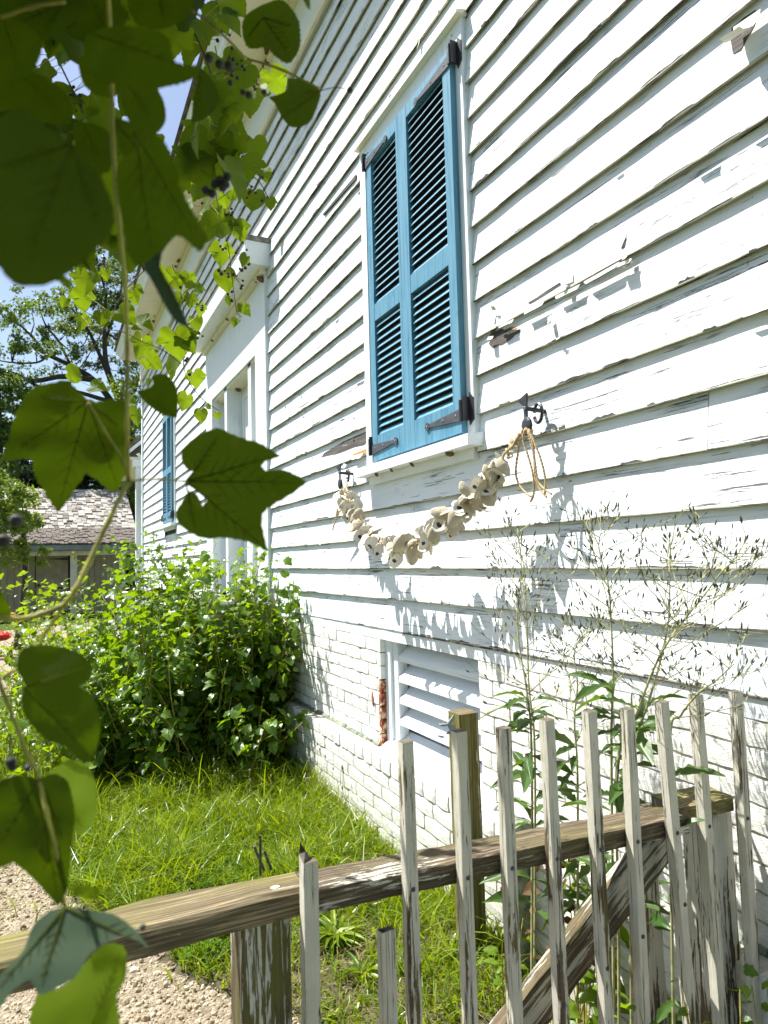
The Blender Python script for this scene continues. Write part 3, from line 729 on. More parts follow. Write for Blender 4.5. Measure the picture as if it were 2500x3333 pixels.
for yy, zz, xx, r in ((7.45, 1.79, 0.02, 0.03), (7.2, 1.78, 0.05, 0.02), (6.97, 1.77, 0.05, 0.02), (6.2, 1.76, 0.13, 0.03), (5.48, 2.36, -0.04, 0.04), (5.6, 2.39, -0.05, 0.02), (6.6, 2.385, -0.06, 0.02), (7.3, 2.385, -0.06, 0.02), (6.85, 1.765, 0.1, 0.035)):
    nb_.ball((xx, yy, zz), r, n=6, sq=(1, 1, 0.6))
st = thing('door_stoop', 'cream stuccoed doorstep with blackened cap behind the leafy shrub', 'doorstep', (-0.4, 6.6, GZ))
MB().box((-0.42, 5.30, GZ), (-0.02, 8.0, -0.37)).build('step_body', MAT['stucco'], st)
MB().box((-0.46, 5.26, -0.3695), (-0.022, 8.04, -0.31)).build('step_cap', MAT['darkcap'], st)

# ---- paint flakes and bare spots on the boards
def slope_pt(y, z):     # a point on the board faces
    k = math.floor((z - Z0) / E); f = (z - Z0 - k * E) / (E + 0.02); return -0.0012 + 0.022 * f
def patch(pts, mat, name='bare_patch', lift=0.0012, label=None):
    pts = [(slope_pt(y, z) - lift, y, z) for y, z in pts]
    return MB().prism(pts, (0.0011, 0, 0)).build(name, mat, house, label=label)
def rag(y0, y1, z0, z1, n=14, j=0.3, taper=0.0):
    P = []
    for i in range(n):
        f = i / (n - 1); y = y0 + (y1 - y0) * f; P.append((y, z0 + (z1 - z0) * j * random.random() * 0.6 + taper * f))
    for i in range(n):
        f = 1 - i / (n - 1); y = y0 + (y1 - y0) * f; P.append((y, z1 - (z1 - z0) * j * random.random()))
    return P
k6 = Z0 + 6 * E; k5 = Z0 + 5 * E
ka = Z0
def Pw(px, py): p = onX(px, py, -0.003); return (p[1], p[2])
def poly_patch(px, mat, name='bare_patch', label=None):
    pts = [Pw(*p) for p in px]; patch(pts, mat, name, label=label)
poly_patch([(1040, 1489), (1048, 1474), (1075, 1458), (1110, 1436), (1150, 1418), (1196, 1399), (1196, 1432), (1180, 1448), (1150, 1455), (1120, 1468), (1090, 1478), (1065, 1482)], MAT['bare'], label='weathered grey bare wood where paint has gone')
poly_patch([(1142, 1490), (1146, 1478), (1165, 1470), (1193, 1458), (1194, 1474), (1170, 1482)], MAT['bare_orange'], label='fresh orange wood under a torn strip of paint')
poly_patch([(1690, 2108), (1760, 2118), (1860, 2140), (1960, 2155), (2050, 2176), (2046, 2194), (1950, 2182), (1850, 2160), (1760, 2146), (1700, 2132)], MAT['bare'], label='long bare strip at the bottom edge of the lowest boards')
def px2(x, y): return (1100 + x / 1.185, y / 1.185)
poly_patch([px2(*p) for p in ((566, 1296), (574, 1312), (570, 1325), (588, 1342), (612, 1328), (622, 1331), (660, 1306), (672, 1292), (694, 1280), (690, 1268), (664, 1270), (648, 1262), (628, 1270), (612, 1264), (596, 1276), (588, 1270), (580, 1288))], MAT['bare'], label='bare grey wood beside the window casing')
poly_patch([px2(*p) for p in ((625, 1285), (650, 1283), (680, 1262), (650, 1258))], MAT['bare_orange'])
poly_patch([px2(*p) for p in ((1500, 100), (1500, 150), (1515, 205), (1545, 190), (1590, 100), (1610, 40), (1590, 30), (1545, 60))], MAT['bare'], label='bare wood hole behind the curled paint')
poly_patch([px2(*p) for p in ((1095, 955), (1105, 900), (1100, 950), (1085, 960))], MAT['bare'])
poly_patch([px2(*p) for p in ((600, 1250), (606, 1205), (603, 1250))], MAT['bare'])
poly_patch([px2(*p) for p in ((728, 1166), (760, 1148), (800, 1120), (850, 1088), (855, 1094), (800, 1130), (765, 1152), (735, 1170))], MAT['bare'])
poly_patch([px2(*p) for p in ((868, 1060), (902, 1056), (904, 1086), (884, 1096), (870, 1092))], MAT['flake'], 'bare_patch')
# long dark split left of the window, top
for (a, b) in (((1054, 700), (1160, 575)),):
    p0, p1 = onX(*a), onX(*b)
    MB().prism([(-0.006, p0[1], p0[2] - 0.004), (-0.006, p1[1], p1[2] - 0.016), (-0.006, p1[1], p1[2] + 0.01), (-0.006, p0[1], p0[2] + 0.008)], (0.02, 0, 0)).build('split_board_edge', MAT['bare'], house)
def flake(px, py, w, h, ang, curl=1.2, mat=None, hang=-1):
    """a sheet of peeling paint, fixed along one edge and curling off the board"""
    c = onX(px, py, -0.002); n, m2 = 6, 4; V = []; F = []
    for i in range(n + 1):
        f = i / n; a = curl * f
        for j in range(m2 + 1):
            g = j / m2 - 0.5; ww = w * (1 - 0.25 * f + 0.12 * nz(i * 1.3 + px, j * 2.1))
            u = g * ww; v = h * math.sin(a) / curl * (1 + 0.15 * nz(px, j * 1.7)); x = -h * (1 - math.cos(a)) / curl - 0.003
            V.append((x, u * math.cos(ang) - hang * v * math.sin(ang), u * math.sin(ang) + hang * v * math.cos(ang)))
    for i in range(n):
        for j in range(m2): a = i * (m2 + 1) + j; F.append((a, a + 1, a + m2 + 2, a + m2 + 1))
    nv = len(V); V += [(x - 0.0012, y, z) for x, y, z in V]; F += [tuple(nv + i for i in reversed(f)) for f in F]
    rim = [j for j in range(m2 + 1)] + [(i + 1) * (m2 + 1) + m2 for i in range(n)] + [n * (m2 + 1) + j for j in range(m2 - 1, -1, -1)] + [i * (m2 + 1) for i in range(n - 1, 0, -1)]
    for i in range(len(rim)): a, b = rim[i], rim[(i + 1) % len(rim)]; F.append((a, b, b + nv, a + nv))
    me = npmesh('paint_flake', V, F, [mat or MAT['flake']], smooth=False)
    part('paint_flake', me, house, loc=c)
flake(2435, 60, 0.075, 0.10, 0.1, 1.7)
flake(1790, 1030, 0.02, 0.045, -0.3, 1.0)
flake(1840, 915, 0.025, 0.03, 0.1, 1.2)
flake(1600, 1095, 0.04, 0.03, 0.2, 1.8)
flake(2040, 822, 0.02, 0.03, 0.0, 1.0)
flake(2055, 850, 0.015, 0.03, 0.5, 1.4)
flake(1610, 1010, 0.03, 0.02, 0.2, 1.4, hang=1)
flake(1165, 1480, 0.16, 0.03, 0.05, 0.9)
flake(1125, 1510, 0.05, 0.03, 0.3, 1.2)
flake(910, 770, 0.10, 0.07, 0.2, 1.2)
flake(1960, 885, 0.16, 0.022, -0.02, 1.1); flake(1850, 945, 0.13, 0.018, 0.03, 0.9); flake(1740, 1000, 0.12, 0.02, 0.0, 1.3); flake(1650, 1050, 0.10, 0.024, 0.05, 1.5); flake(2035, 850, 0.06, 0.03, 0.1, 1.6)
flake(1355, 115, 0.02, 0.05, 0.0, 0.6); flake(1367, 125, 0.008, 0.06, 0.0, 0.5)
flake(1480, 95, 0.02, 0.035, 0.2, 0.8)
CHIP = {}
for i in range(34):
    k = random.choice((3, 4, 6, 7, 8, 9, 10, 11, 12, 14, 16, 18)); y = random.uniform(0.7, 5.2)
    if 2.36 < y < 3.52 and 0.4 < Z0 + k * E < 2.35: continue
    c = RW.T @ (np.array([-0.002, y, Z0 + k * E + 0.004]) - CAM)
    flake(1250 + 2250 * c[0] / -c[2], 1666.5 - 2250 * c[1] / -c[2], random.uniform(0.02, 0.09), random.uniform(0.006, 0.014), random.uniform(-0.06, 0.06), random.uniform(0.7, 1.5))
for i in range(230):
    k = random.randrange(0, 24); y = random.uniform(0.75, 5.3) if i % 3 else random.uniform(0.75, 2.3); z = Z0 + k * E
    L = random.gammavariate(2, 0.05); L = min(L, 0.4); h = random.gammavariate(2, 0.0022) + 0.0015; h = min(h, 0.013)
    if any(a - 0.02 < y + L and y < b + 0.02 and lo - 0.05 < z < hi for (a, b, lo, hi) in openings): continue
    n = 7; P = [(y, z + 0.0045)] + [(y + L * q / n, z + 0.0045) for q in (3, n)] + [(y + L * (1 - q / n), z + 0.0045 + h * random.uniform(0.2, 1.0)) for q in range(1, n)]
    patch(P, MAT['bare'], 'paint_chip', 0.0006)
# ---- shutter dogs
def dog(y, z, p=0.072, ringd=0):
    par = MB().tube([(0.01, y, z), (-p, y, z + 0.004)], 0.008, 8).build('shutter_dog', MAT['iron'], house)
    q = MB(); X = -p
    q.prism([(X, y - 0.008, z + 0.012), (X, y + 0.008, z + 0.012), (X, y + 0.042, z + 0.040), (X, y - 0.012, z + 0.058)], (-0.007, 0, 0))
    q.prism([(X, y - 0.008, z - 0.04), (X, y + 0.008, z - 0.04), (X, y + 0.009, z + 0.012), (X, y - 0.009, z + 0.012)], (-0.006, 0, 0))
    q.ball((X - 0.004, y - 0.004, z - 0.060), 0.030, n=12, sq=(0.34, 1.0, 1.15))
    q.build('holdback_plate', MAT['iron'], par)
    MB().ball((X - 0.008, y, z + 0.005), 0.0075, n=6).build('bolt_head', MAT['rivet'], par)
    r = 0.034; MB().tube([(-0.030 + 0.004 * math.cos(a), y - 0.012 + r * math.cos(a) * 0.8, z - 0.012 + r * math.sin(a)) for a in np.linspace(0.2, 2 * math.pi - 0.3, 18)], 0.0062, 6).build('iron_ring', MAT['iron'], par)
dog(1.972, 0.522); dog(3.74, 0.512)
dog(11.9, 0.5)

# ------------------------------------------------------------------ oyster shell garland
gar = thing('oyster_shell_garland', 'garland of pale oyster shells on twine slung below the blue shutters', 'garland', (-0.1, 2.9, 0.04))
def shell_mesh(seed):
    r = random.Random(seed); n, m = 16, 6; V = []; F = []; mi = []
    ph = [r.uniform(0, 6.28) for _ in range(4)]; wdt = r.uniform(0.55, 0.88)
    def out(a):
        return 1 + 0.13 * math.sin(2 * a + ph[0]) + 0.09 * math.sin(3 * a + ph[1]) + 0.05 * math.sin(5 * a + ph[2]) + 0.04 * math.sin(9 * a + ph[3])
    for side in (0, 1):
        for i in range(m + 1):
            f = i / m
            for k in range(n):
                a = 2 * math.pi * k / n; o = out(a)
                x = wdt * f * o * math.cos(a); y = f * o * math.sin(a); y += 0.12 * f * (y > 0)
                zc = 0.20 * f ** 2 - 0.20
                if side: zc -= 0.07 * (1 - 0.8 * f) + 0.02 * math.sin(f * 14 + 2 * math.sin(a)) * (f < 1) + r.uniform(-0.02, 0.02) * (f < 1)
                V.append((x, y, zc))
    for side in (0, 1):
        b = side * (m + 1) * n
        for i in range(m):
            for k in range(n):
                q = [b + i * n + k, b + (i + 1) * n + k, b + (i + 1) * n + (k + 1) % n, b + i * n + (k + 1) % n]
                if i == 0: q = [q[0], q[1], q[2]]
                F.append(q if side else q[::-1])
                a = 2 * math.pi * (k + 0.5) / n
                sp = (side == 0 and 1 <= i <= 2 and 0.3 < a < 2.3)
                mi.append(1 if side else (2 if sp else 0))
    b = (m + 1) * n
    for k in range(n):
        F.append([m * n + k, m * n + (k + 1) % n, b + m * n + (k + 1) % n, b + m * n + k]); mi.append(1)
    return npmesh('shell', V, F, [MAT['shell_in'], MAT['shell_out'], MAT['shell_spot']], mi, True)
SH = [shell_mesh(i) for i in range(14)]
gpts = [(-0.055, 3.70, 0.455), (-0.07, 3.64, 0.40), (-0.10, 3.52, 0.295), (-0.125, 3.32, 0.187), (-0.145, 3.04, 0.082), (-0.15, 2.81, 0.047), (-0.15, 2.575, 0.099), (-0.145, 2.395, 0.148), (-0.14, 2.235, 0.233), (-0.13, 2.14, 0.294), (-0.115, 2.06, 0.363), (-0.09, 1.99, 0.44)]
def cat(pts, f):
    n = len(pts) - 1; x = min(max(f, 0), 0.99999) * n; i = int(x); u = x - i
    p = [Vector(pts[min(max(j, 0), n)]) for j in (i - 1, i, i + 1, i + 2)]
    return 0.5 * ((2 * p[1]) + (p[2] - p[0]) * u + (2 * p[0] - 5 * p[1] + 4 * p[2] - p[3]) * u * u + (3 * p[1] - p[0] - 3 * p[2] + p[3]) * u ** 3)
MB().tube([cat(gpts, i / 60) + Vector((0.004 * math.sin(i), 0.003 * math.cos(i * 1.7), 0.004 * math.sin(i * 2.3))) for i in range(61)], 0.006, 6).build('twine', MAT['rope'], gar)
for i in range(124):
    f = 0.09 + 0.82 * (i + random.uniform(-0.4, 0.4)) / 124
    c = cat(gpts, f); tn = (cat(gpts, f + 0.01) - cat(gpts, f - 0.01)).normalized()
    a = random.uniform(0, 2 * math.pi)
    out = Vector((-1, 0, -0.5)).normalized()
    side = tn.cross(out).normalized()
    dirn = (out * math.cos(a) + side * math.sin(a)).normalized()
    if dirn.x > 0.5: dirn.x *= 0.3; dirn.normalize()
    # shell hangs from its hinge; inside faces out
    nrm = (Vector((-0.65, -0.85, 0.25)) + tn * random.choice((-0.6, 0.6)) + Vector([random.gauss(0, 0.45) for _ in range(3)])).normalized()
    if random.random() < 0.42: nrm = -nrm
    ydir = (Vector((random.gauss(0, 0.35), random.gauss(0, 0.5), -1)) + dirn * 0.5); ydir = (ydir - nrm * ydir.dot(nrm)).normalized()
    xdir = ydir.cross(nrm).normalized(); s = random.uniform(0.030, 0.050) * (1 - 0.18 * max(0, f - 0.6) / 0.3)
    ox = random.uniform(-0.030, 0.026); pos = c + dirn * random.uniform(0.008, 0.036) + Vector((ox, -ox * 1.2, -0.012))
    Mx = Matrix((xdir, ydir, nrm)).transposed().to_4x4(); Mx = Matrix.Translation(pos) @ Mx @ Matrix.Scale(s, 4)
    part('shell', random.choice(SH), gar, mat4=Mx)
rs = MB()
for i in range(70):
    f = 0.1 + 0.8 * random.random(); c = cat(gpts, f); P = [c + Vector([random.gauss(0, 0.014) for _ in range(3)]) for _ in range(4)]; rs.tube(P, 0.0022, 4)
rs.build('twine_loops', MAT['rope'], gar, kind='stuff')
# plaited loop by the right hook
def strand(par, pts, r=0.0042, name='cord', n=40):
    m = MB()
    C = [cat(pts, i / n) for i in range(n + 1)]
    for ph in (0, math.pi):
        P = []
        for i, c in enumerate(C):
            a = i * 1.15 + ph; P.append(c + Vector((math.cos(a), math.sin(a) * 0.5, math.sin(a))) * r * 0.55)
        m.tube(P, r * 0.72, 5)
    return m.build(name, MAT['rope'], par, smooth=True)
hk = Vector(onX(1712, 1392, -0.075))
for d in (0.0, 0.010, 0.02):
    strand(gar, [hk, hk + Vector((0.0, 0.05 + d, -0.03)), Vector((-0.09, 2.03 + d, 0.42)), Vector((-0.095, 2.06, 0.375 - d))], 0.0042, 'cord', 14)
lb = MB()
for i in range(5):
    c = hk.lerp(Vector((-0.095, 2.07, 0.37)), 0.15 + 0.19 * i); rr = 0.017
    lb.tube([c + Vector((0.01 * math.sin(a * 2), rr * 0.7 * math.cos(a) + rr * 0.5 * math.sin(a), rr * math.sin(a))) for a in np.linspace(0, 2 * math.pi, 13)], 0.0035, 5)
lb.build('plaited_loop', MAT['shell_out'], gar)
def pxs(pts, X=-0.085): return [Vector(onX(a, b, X)) for a, b in pts]
strand(gar, pxs([(1712, 1395), (1695, 1440), (1684, 1490), (1680, 1545), (1695, 1585), (1722, 1612), (1735, 1615)]), n=70)
strand(gar, pxs([(1712, 1395), (1703, 1430), (1718, 1480), (1732, 1530), (1738, 1570), (1737, 1610), (1727, 1632)]), n=70)
strand(gar, pxs([(1720, 1405), (1736, 1450), (1740, 1520), (1745, 1560), (1760, 1595), (1780, 1618)]), n=70)
strand(gar, pxs([(1722, 1405), (1740, 1440), (1762, 1500), (1775, 1555), (1776, 1590), (1772, 1612)]), n=70)
strand(gar, pxs([(1720, 1408), (1731, 1450), (1741, 1500), (1750, 1560), (1765, 1585), (1796, 1608)]), n=70)
k_ = MB().ball(hk + Vector((0, -0.01, -0.012)), 0.016, n=8).ball(hk + Vector((0, -0.022, -0.018)), 0.013, n=8); k_.build('knot', MAT['rope'], gar)
hl = Vector(onX(1110, 1583, -0.06))
for q in (0, 4, 8): strand(gar, pxs([(1110, 1583), (1105 + q, 1620), (1098 + q, 1660), (1092 + q // 2, 1690), (1086, 1712), (1084, 1726)], -0.07), n=50)
MB().ball(hl, 0.016, n=8).build('knot', MAT['rope'], gar)

# ------------------------------------------------------------------ picket fence
fence = thing('picket_fence', 'weathered fence of thin square pickets with flaking white paint', 'fence', (-0.65, 1.2, GZ))
def worn_bar(name, a, b, w, h, mats, par, up=(0, 0, 1), seg=14, amp=0.0012, label=None, topcut=0):
    """a bar from a to b with slightly wandering faces; w across, h along up"""
    a = Vector(a); b = Vector(b); d = (b - a).normalized(); u = Vector(up); sd = d.cross(u).normalized(); u = sd.cross(d); V = []; F = []; mi = []
    c4 = ((-1, -1), (1, -1), (1, 1), (-1, 1)); ch = 0.12; ring = []
    for (i, j) in c4: pass
    prof = [(-1 + ch, -1), (1 - ch, -1), (1, -1 + ch), (1, 1 - ch), (1 - ch, 1), (-1 + ch, 1), (-1, 1 - ch), (-1, -1 + ch)]
    s0 = random.uniform(0, 99)
    for k in range(seg + 1):
        c = a.lerp(b, k / seg)
        for q, (i, j) in enumerate(prof):
            e = amp * nz(s0 + k * 0.9, q * 1.3); e2 = amp * nz(s0 + k * 0.7, q * 1.9, 5)
            V.append(c + sd * (w / 2 * i + e) + u * (h / 2 * j + e2) + d * (topcut * 0.5 * (i * 0.5 + 0.5) if k == seg else 0))
    for k in range(seg):
        for q in range(8): F.append((k * 8 + q, k * 8 + (q + 1) % 8, (k + 1) * 8 + (q + 1) % 8, (k + 1) * 8 + q)); mi.append(0)
    F.append(tuple(reversed(range(8)))); F.append(tuple(seg * 8 + q for q in range(8))); mi += [1, 1]
    off = a; me = npmesh(name, [v - off for v in V], F, mats, mi)
    return part(name, me, par, loc=off, label=label)
PK = [(-1.012, -1.006), (-0.895, -0.887), (-0.792, -0.785), (-0.683, -0.671), (-0.569, -0.553), (-0.461, -0.455), (-0.357, -0.30), (-0.247, -0.215), (-0.108, -0.104)]
def picket(xt, zt, xb, zb, label=None, y=1.173, w=0.0235):
    o = worn_bar('picket', (xb, y, zb), (xt, y - 0.002, zt), w, 0.024, [MAT['picket'], MAT['endgrain']], fence, up=(0, -1, 0.0), label=label, topcut=0.003)
    return o
def zr(x): return -0.58 - 0.0245 * (x + 0.98) / 0.6     # top of the rail
for i, (xt, xb) in enumerate(PK):
    xb2 = xt + (xb - xt) * 1.0; picket(xt + 0.010, -0.338 + 0.004 * math.sin(i * 2.1), xb2 + 0.010, -1.37)
NAILM = MB().ball((0, 0, 0), 0.0050, n=8).mesh('nail', MAT['iron_strap'])
class Nails:
    def ball(s, c, r, n=6, sq=(1, 1, 1)): part('nail', NAILM, fence, loc=c); return s
    def build(s, *a): pass
nail = Nails()
for xt, xb in PK:
    nail.ball((xt + 0.3 * (xb - xt) + 0.010, 1.1605, zr(xt) - 0.022), 0.0042, n=6, sq=(1, 0.5, 1))
    if -0.7 < xt < -0.25: nail.ball((xt + 0.5 * (xb - xt) + 0.010, 1.1605, -0.78 - (xt + 0.4) * -0.35 * 1 + (-0.02)), 0.004, n=6, sq=(1, 0.5, 1))
nail.build('nail', MAT['rivet'], fence)
# broken pickets
def broken(x, ztop, zb, spike, w=0.026, label=None, y=1.168):
    m = MB(); P = [(x - w / 2, y - 0.012, zb), (x + w / 2, y - 0.012, zb), (x + w / 2, y + 0.012, zb), (x - w / 2, y + 0.012, zb)]
    T = [(x - w / 2, y - 0.012, ztop), (x + w / 2, y - 0.012, ztop + 0.002), (x + w / 2, y + 0.012, ztop - 0.004), (x - w / 2, y + 0.012, ztop + spike * 0.3)]
    m.add(P + T, [(0, 1, 5, 4), (1, 2, 6, 5), (2, 3, 7, 6), (3, 0, 4, 7), (3, 2, 1, 0)], 0)
    A = [(x - w * 0.45, y + 0.009, ztop + spike), (x - w * 0.15, y + 0.004, ztop + spike * 0.55), (x + w * 0.1, y + 0.0, ztop + spike * 0.18), (x + w * 0.35, y + 0.004, ztop + spike * 0.05), (x, y, ztop - 0.01)]
    m.add(T + A, [(0, 1, 7, 6), (0, 6, 5), (0, 5, 4, 3), (3, 4, 5, 6), (3, 6, 7, 2), (2, 7, 1)], 1)
    return m.build('picket', [MAT['picket'], MAT['endgrain']], fence, label=label)
broken(-1.197, -0.512, -1.37, 0.030, label='picket broken off just above the rail with a splintered tip')
broken(-1.053, -0.660, -1.37, -0.014, label='short picket snapped off below the rail')
# sliver behind the cap rail
MB().beam((-1.245, 1.275, -0.56), (-1.262, 1.28, -0.515), 0.006, 0.004).beam((-1.232, 1.275, -0.56), (-1.243, 1.279, -0.527), 0.008, 0.004).beam((-1.25, 1.283, -0.57), (-1.249, 1.285, -0.50), 0.004, 0.003).build('splinter', MAT['bare'], fence)
# rail, cap rail, posts, brace
worn_bar('rail', (-1.19, 1.2275, zr(-1.19) - 0.021), (-0.262, 1.2275, zr(-0.262) - 0.021), 0.084, 0.042, [MAT['rail'], MAT['endgrain']], fence, seg=30, amp=0.003)
capm = MB()
def cap_rail():
    seg = 34; V = []; F = []; mi = []; xs = np.linspace(-2.3, -1.194, seg + 1)
    for x in xs:
        f = (x + 2.3) / 1.106
        yf = 1.168 + 0.022 * f; yb = 1.262 + (0.02 * math.exp(-((x + 1.42) / 0.09) ** 2)) + 0.02 * (1 - f)
        zt = -0.566 + 0.002 * nz(x * 9); zb = -0.612 + 0.003 * nz(x * 7, 3)
        cut = 0.016 if -1.34 < x < -1.25 else 0.004
        P = [(yf + 0.003, zb), (yf, zb + cut), (yf + 0.0, zt - 0.007), (yf + 0.007, zt), (yb - 0.006, zt + 0.001), (yb, zt - 0.01), (yb, zb + 0.01), (yb - 0.01, zb)]
        V += [(x, y + 0.0012 * nz(x * 12, i), z + 0.0012 * nz(x * 12, i, 7)) for i, (y, z) in enumerate(P)]
    for k in range(seg):
        for q in range(8): F.append((k * 8 + q, (k + 1) * 8 + q, (k + 1) * 8 + (q + 1) % 8, k * 8 + (q + 1) % 8)); mi.append(0)
    F.append(tuple(range(8))); F.append(tuple(reversed([seg * 8 + q for q in range(8)]))); mi += [1, 1]
    off = Vector((-1.6, 1.2, -0.6)); me = npmesh('cap_rail', [Vector(v) - off for v in V], F, [MAT['cap'], MAT['endgrain']], mi)
    return part('cap_rail', me, fence, loc=off)
cap_rail()
MB().ball((-1.243, 1.215, -0.565), 0.007, n=8, sq=(1.3, 0.8, 0.2)).build('nail', MAT['stone_cap'], fence)
worn_bar('post', (-1.262, 1.245, GZ), (-1.262, 1.245, -0.6135), 0.088, 0.086, [MAT['post'], MAT['endgrain']], fence, up=(0, -1, 0), seg=20, amp=0.002, label='near square post under the cap rail, half its paint gone')
worn_bar('post', (-0.108, 1.265, GZ), (-0.112, 1.265, -0.640), 0.085, 0.085, [MAT['post'], MAT['endgrain']], fence, up=(0, -1, 0), seg=20, amp=0.002)
worn_bar('post', (-0.185, 1.40, GZ), (-0.205, 1.40, -0.66), 0.075, 0.04, [MAT['picket'], MAT['endgrain']], fence, up=(0, -1, 0), seg=20, amp=0.001)
worn_bar('rail', (-0.255, 1.26, -0.617), (-0.098, 1.24, -0.612), 0.10, 0.036, [MAT['cap'], MAT['endgrain']], fence, seg=6, amp=0.002)
bo = worn_bar('brace', (0, 0, 0), (0.885, 0, 0), 0.036, 0.086, [MAT['brace'], MAT['endgrain']], fence, seg=30, amp=0.003)
bo.location = Vector((-1.02, 1.235, -1.16)) - worig(fence); bo.rotation_euler = (0, -math.atan2(0.50, 0.735), 0)
worn_bar('lower_rail', (-1.19, 1.2275, -1.22), (-0.13, 1.2275, -1.22), 0.06, 0.04, [MAT['rail'], MAT['endgrain']], fence, seg=20, amp=0.002)

# gate post with latch
gpst = thing('gate_post', 'green tinged square wooden post with iron gate latch near brick wall', 'post', (-0.21, 2.245, GZ))
worn_bar('post', (-0.205, 2.245, GZ), (-0.210, 2.245, -0.572), 0.082, 0.088, [MAT['greenpost'], MAT['cap']], gpst, up=(0, -1, 0), seg=20, amp=0.002)
lt = MB(); 
def Lp(x, y): return onY(1420 + x / 5.95, 2310 + y / 5.95, 2.20)
def plate(pts, name, mat, par, Y=2.20, th=0.006, fn=Lp):
    P = [Vector(fn(*p)) for p in pts]; return MB().prism(P, (0, th, 0)).build(name, mat, par)
la = plate([(215, 280), (250, 350), (270, 400), (190, 480), (300, 470), (400, 470), (390, 380), (375, 300), (320, 285)], 'latch_plate', MAT['gutter'], gpst)
plate([(85, 300), (90, 320), (150, 325), (215, 310), (215, 280), (100, 290)], 'latch_arm', MAT['gutter'], gpst, th=0.02)
plate([(85, 510), (90, 545), (160, 545), (160, 515)], 'latch_arm', MAT['gutter'], gpst, th=0.02)
plate([(215, 275), (270, 200), (310, 150), (330, 110), (345, 100), (355, 120), (340, 190), (300, 270)], 'latch_lever', MAT['gutter'], gpst)

slab = thing('stone_slab', 'mossy grey green stone slab standing against the brick wall behind pickets', 'stone slab', (-0.14, 2.0, GZ))
SB = [(-0.18, 2.0, GZ), (-0.072, 2.02, GZ), (-0.072, 2.02, -0.93), (-0.12, 2.01, -0.915), (-0.168, 2.0, -0.925), (-0.172, 2.0, -1.2)]
MB().prism(SB, (0, 0.06, 0)).build('slab_body', MAT['slab'], slab)

# ------------------------------------------------------------------ leaves
def outline_grape():
    h = [(0.03, 0.0), (0.10, -0.13), (0.24, -0.20), (0.38, -0.15), (0.47, -0.02), (0.50, 0.10), (0.60, 0.20), (0.66, 0.34), (0.52, 0.38), (0.44, 0.42), (0.42, 0.52), (0.36, 0.62), (0.27, 0.72), (0.18, 0.82), (0.08, 0.92), (0.0, 1.02)]
    return h
def outline_heart():
    return [(0.03, 0.0), (0.12, -0.12), (0.28, -0.14), (0.42, -0.04), (0.49, 0.12), (0.50, 0.26), (0.46, 0.42), (0.39, 0.56), (0.29, 0.69), (0.18, 0.80), (0.08, 0.90), (0.0, 1.0)]
def outline_mul():
    return [(0.02, 0.0), (0.12, -0.08), (0.27, -0.06), (0.38, 0.06), (0.42, 0.18), (0.33, 0.28), (0.40, 0.42), (0.44, 0.56), (0.33, 0.60), (0.25, 0.68), (0.18, 0.82), (0.08, 0.93), (0.0, 1.02)]
def outline_oval():
    return [(0.02, 0.0), (0.14, 0.10), (0.25, 0.25), (0.29, 0.42), (0.26, 0.60), (0.18, 0.78), (0.09, 0.92), (0.0, 1.0)]
def outline_lance():
    return [(0.02, 0.0), (0.05, 0.12), (0.11, 0.25), (0.07, 0.33), (0.14, 0.45), (0.10, 0.55), (0.13, 0.68), (0.08, 0.82), (0.03, 0.93), (0.0, 1.0)]
def serr(P, amp, closed_mid=True):
    Q = []
    for i in range(len(P) - 1):
        a = np.array(P[i]); b = np.array(P[i + 1]); Q.append(tuple(a))
        d = b - a; nrm = np.array([d[1], -d[0]]); L = np.linalg.norm(d)
        if L > 0.03 and i > 0: Q.append(tuple(a + d * 0.62 + nrm / L * amp))
    Q.append(P[-1]); return Q
def leaf_geo(half, cup=0.25, fold=0.18, wav=0.04, grid=0.0, seed=0, asym=0.06):
    """ring mesh of a leaf, tip along +y, upper side +z"""
    r = random.Random(seed)
    R = half; Lh = [(-x * (1 + asym), y + asym * 0.2) for x, y in reversed(half[:-1])]
    P = np.array(R + Lh); c = np.array([0.0, 0.32]); n = len(P)
    V = [(0, c[1])]; F = []
    for f in (0.5, 1.0):
        for p in P: V.append(tuple(c + (p - c) * f))
    for i in range(n):
        j = (i + 1) % n
        F.append((0, 1 + i, 1 + j)); F.append((1 + i, 1 + n + i, 1 + n + j)); F.append((1 + i, 1 + n + j, 1 + j))
    W = []
    ph = r.uniform(0, 6)
    for x, y in V:
        z = fold * abs(x) - cup * (y - 0.2) ** 2 + wav * math.sin(y * 9 + x * 7 + ph) * (abs(x) + 0.2)
        W.append((x, y, z))
    return np.array(W), np.array(F)
def frames(tip, nrm):
    """arrays of tip dirs and normals -> rotation matrices (n,3,3)"""
    y = tip / np.linalg.norm(tip, axis=1, keepdims=True)
    z = nrm - y * np.sum(nrm * y, 1, keepdims=True); z /= np.linalg.norm(z, axis=1, keepdims=True) + 1e-9
    x = np.cross(y, z); return np.stack([x, y, z], 2)
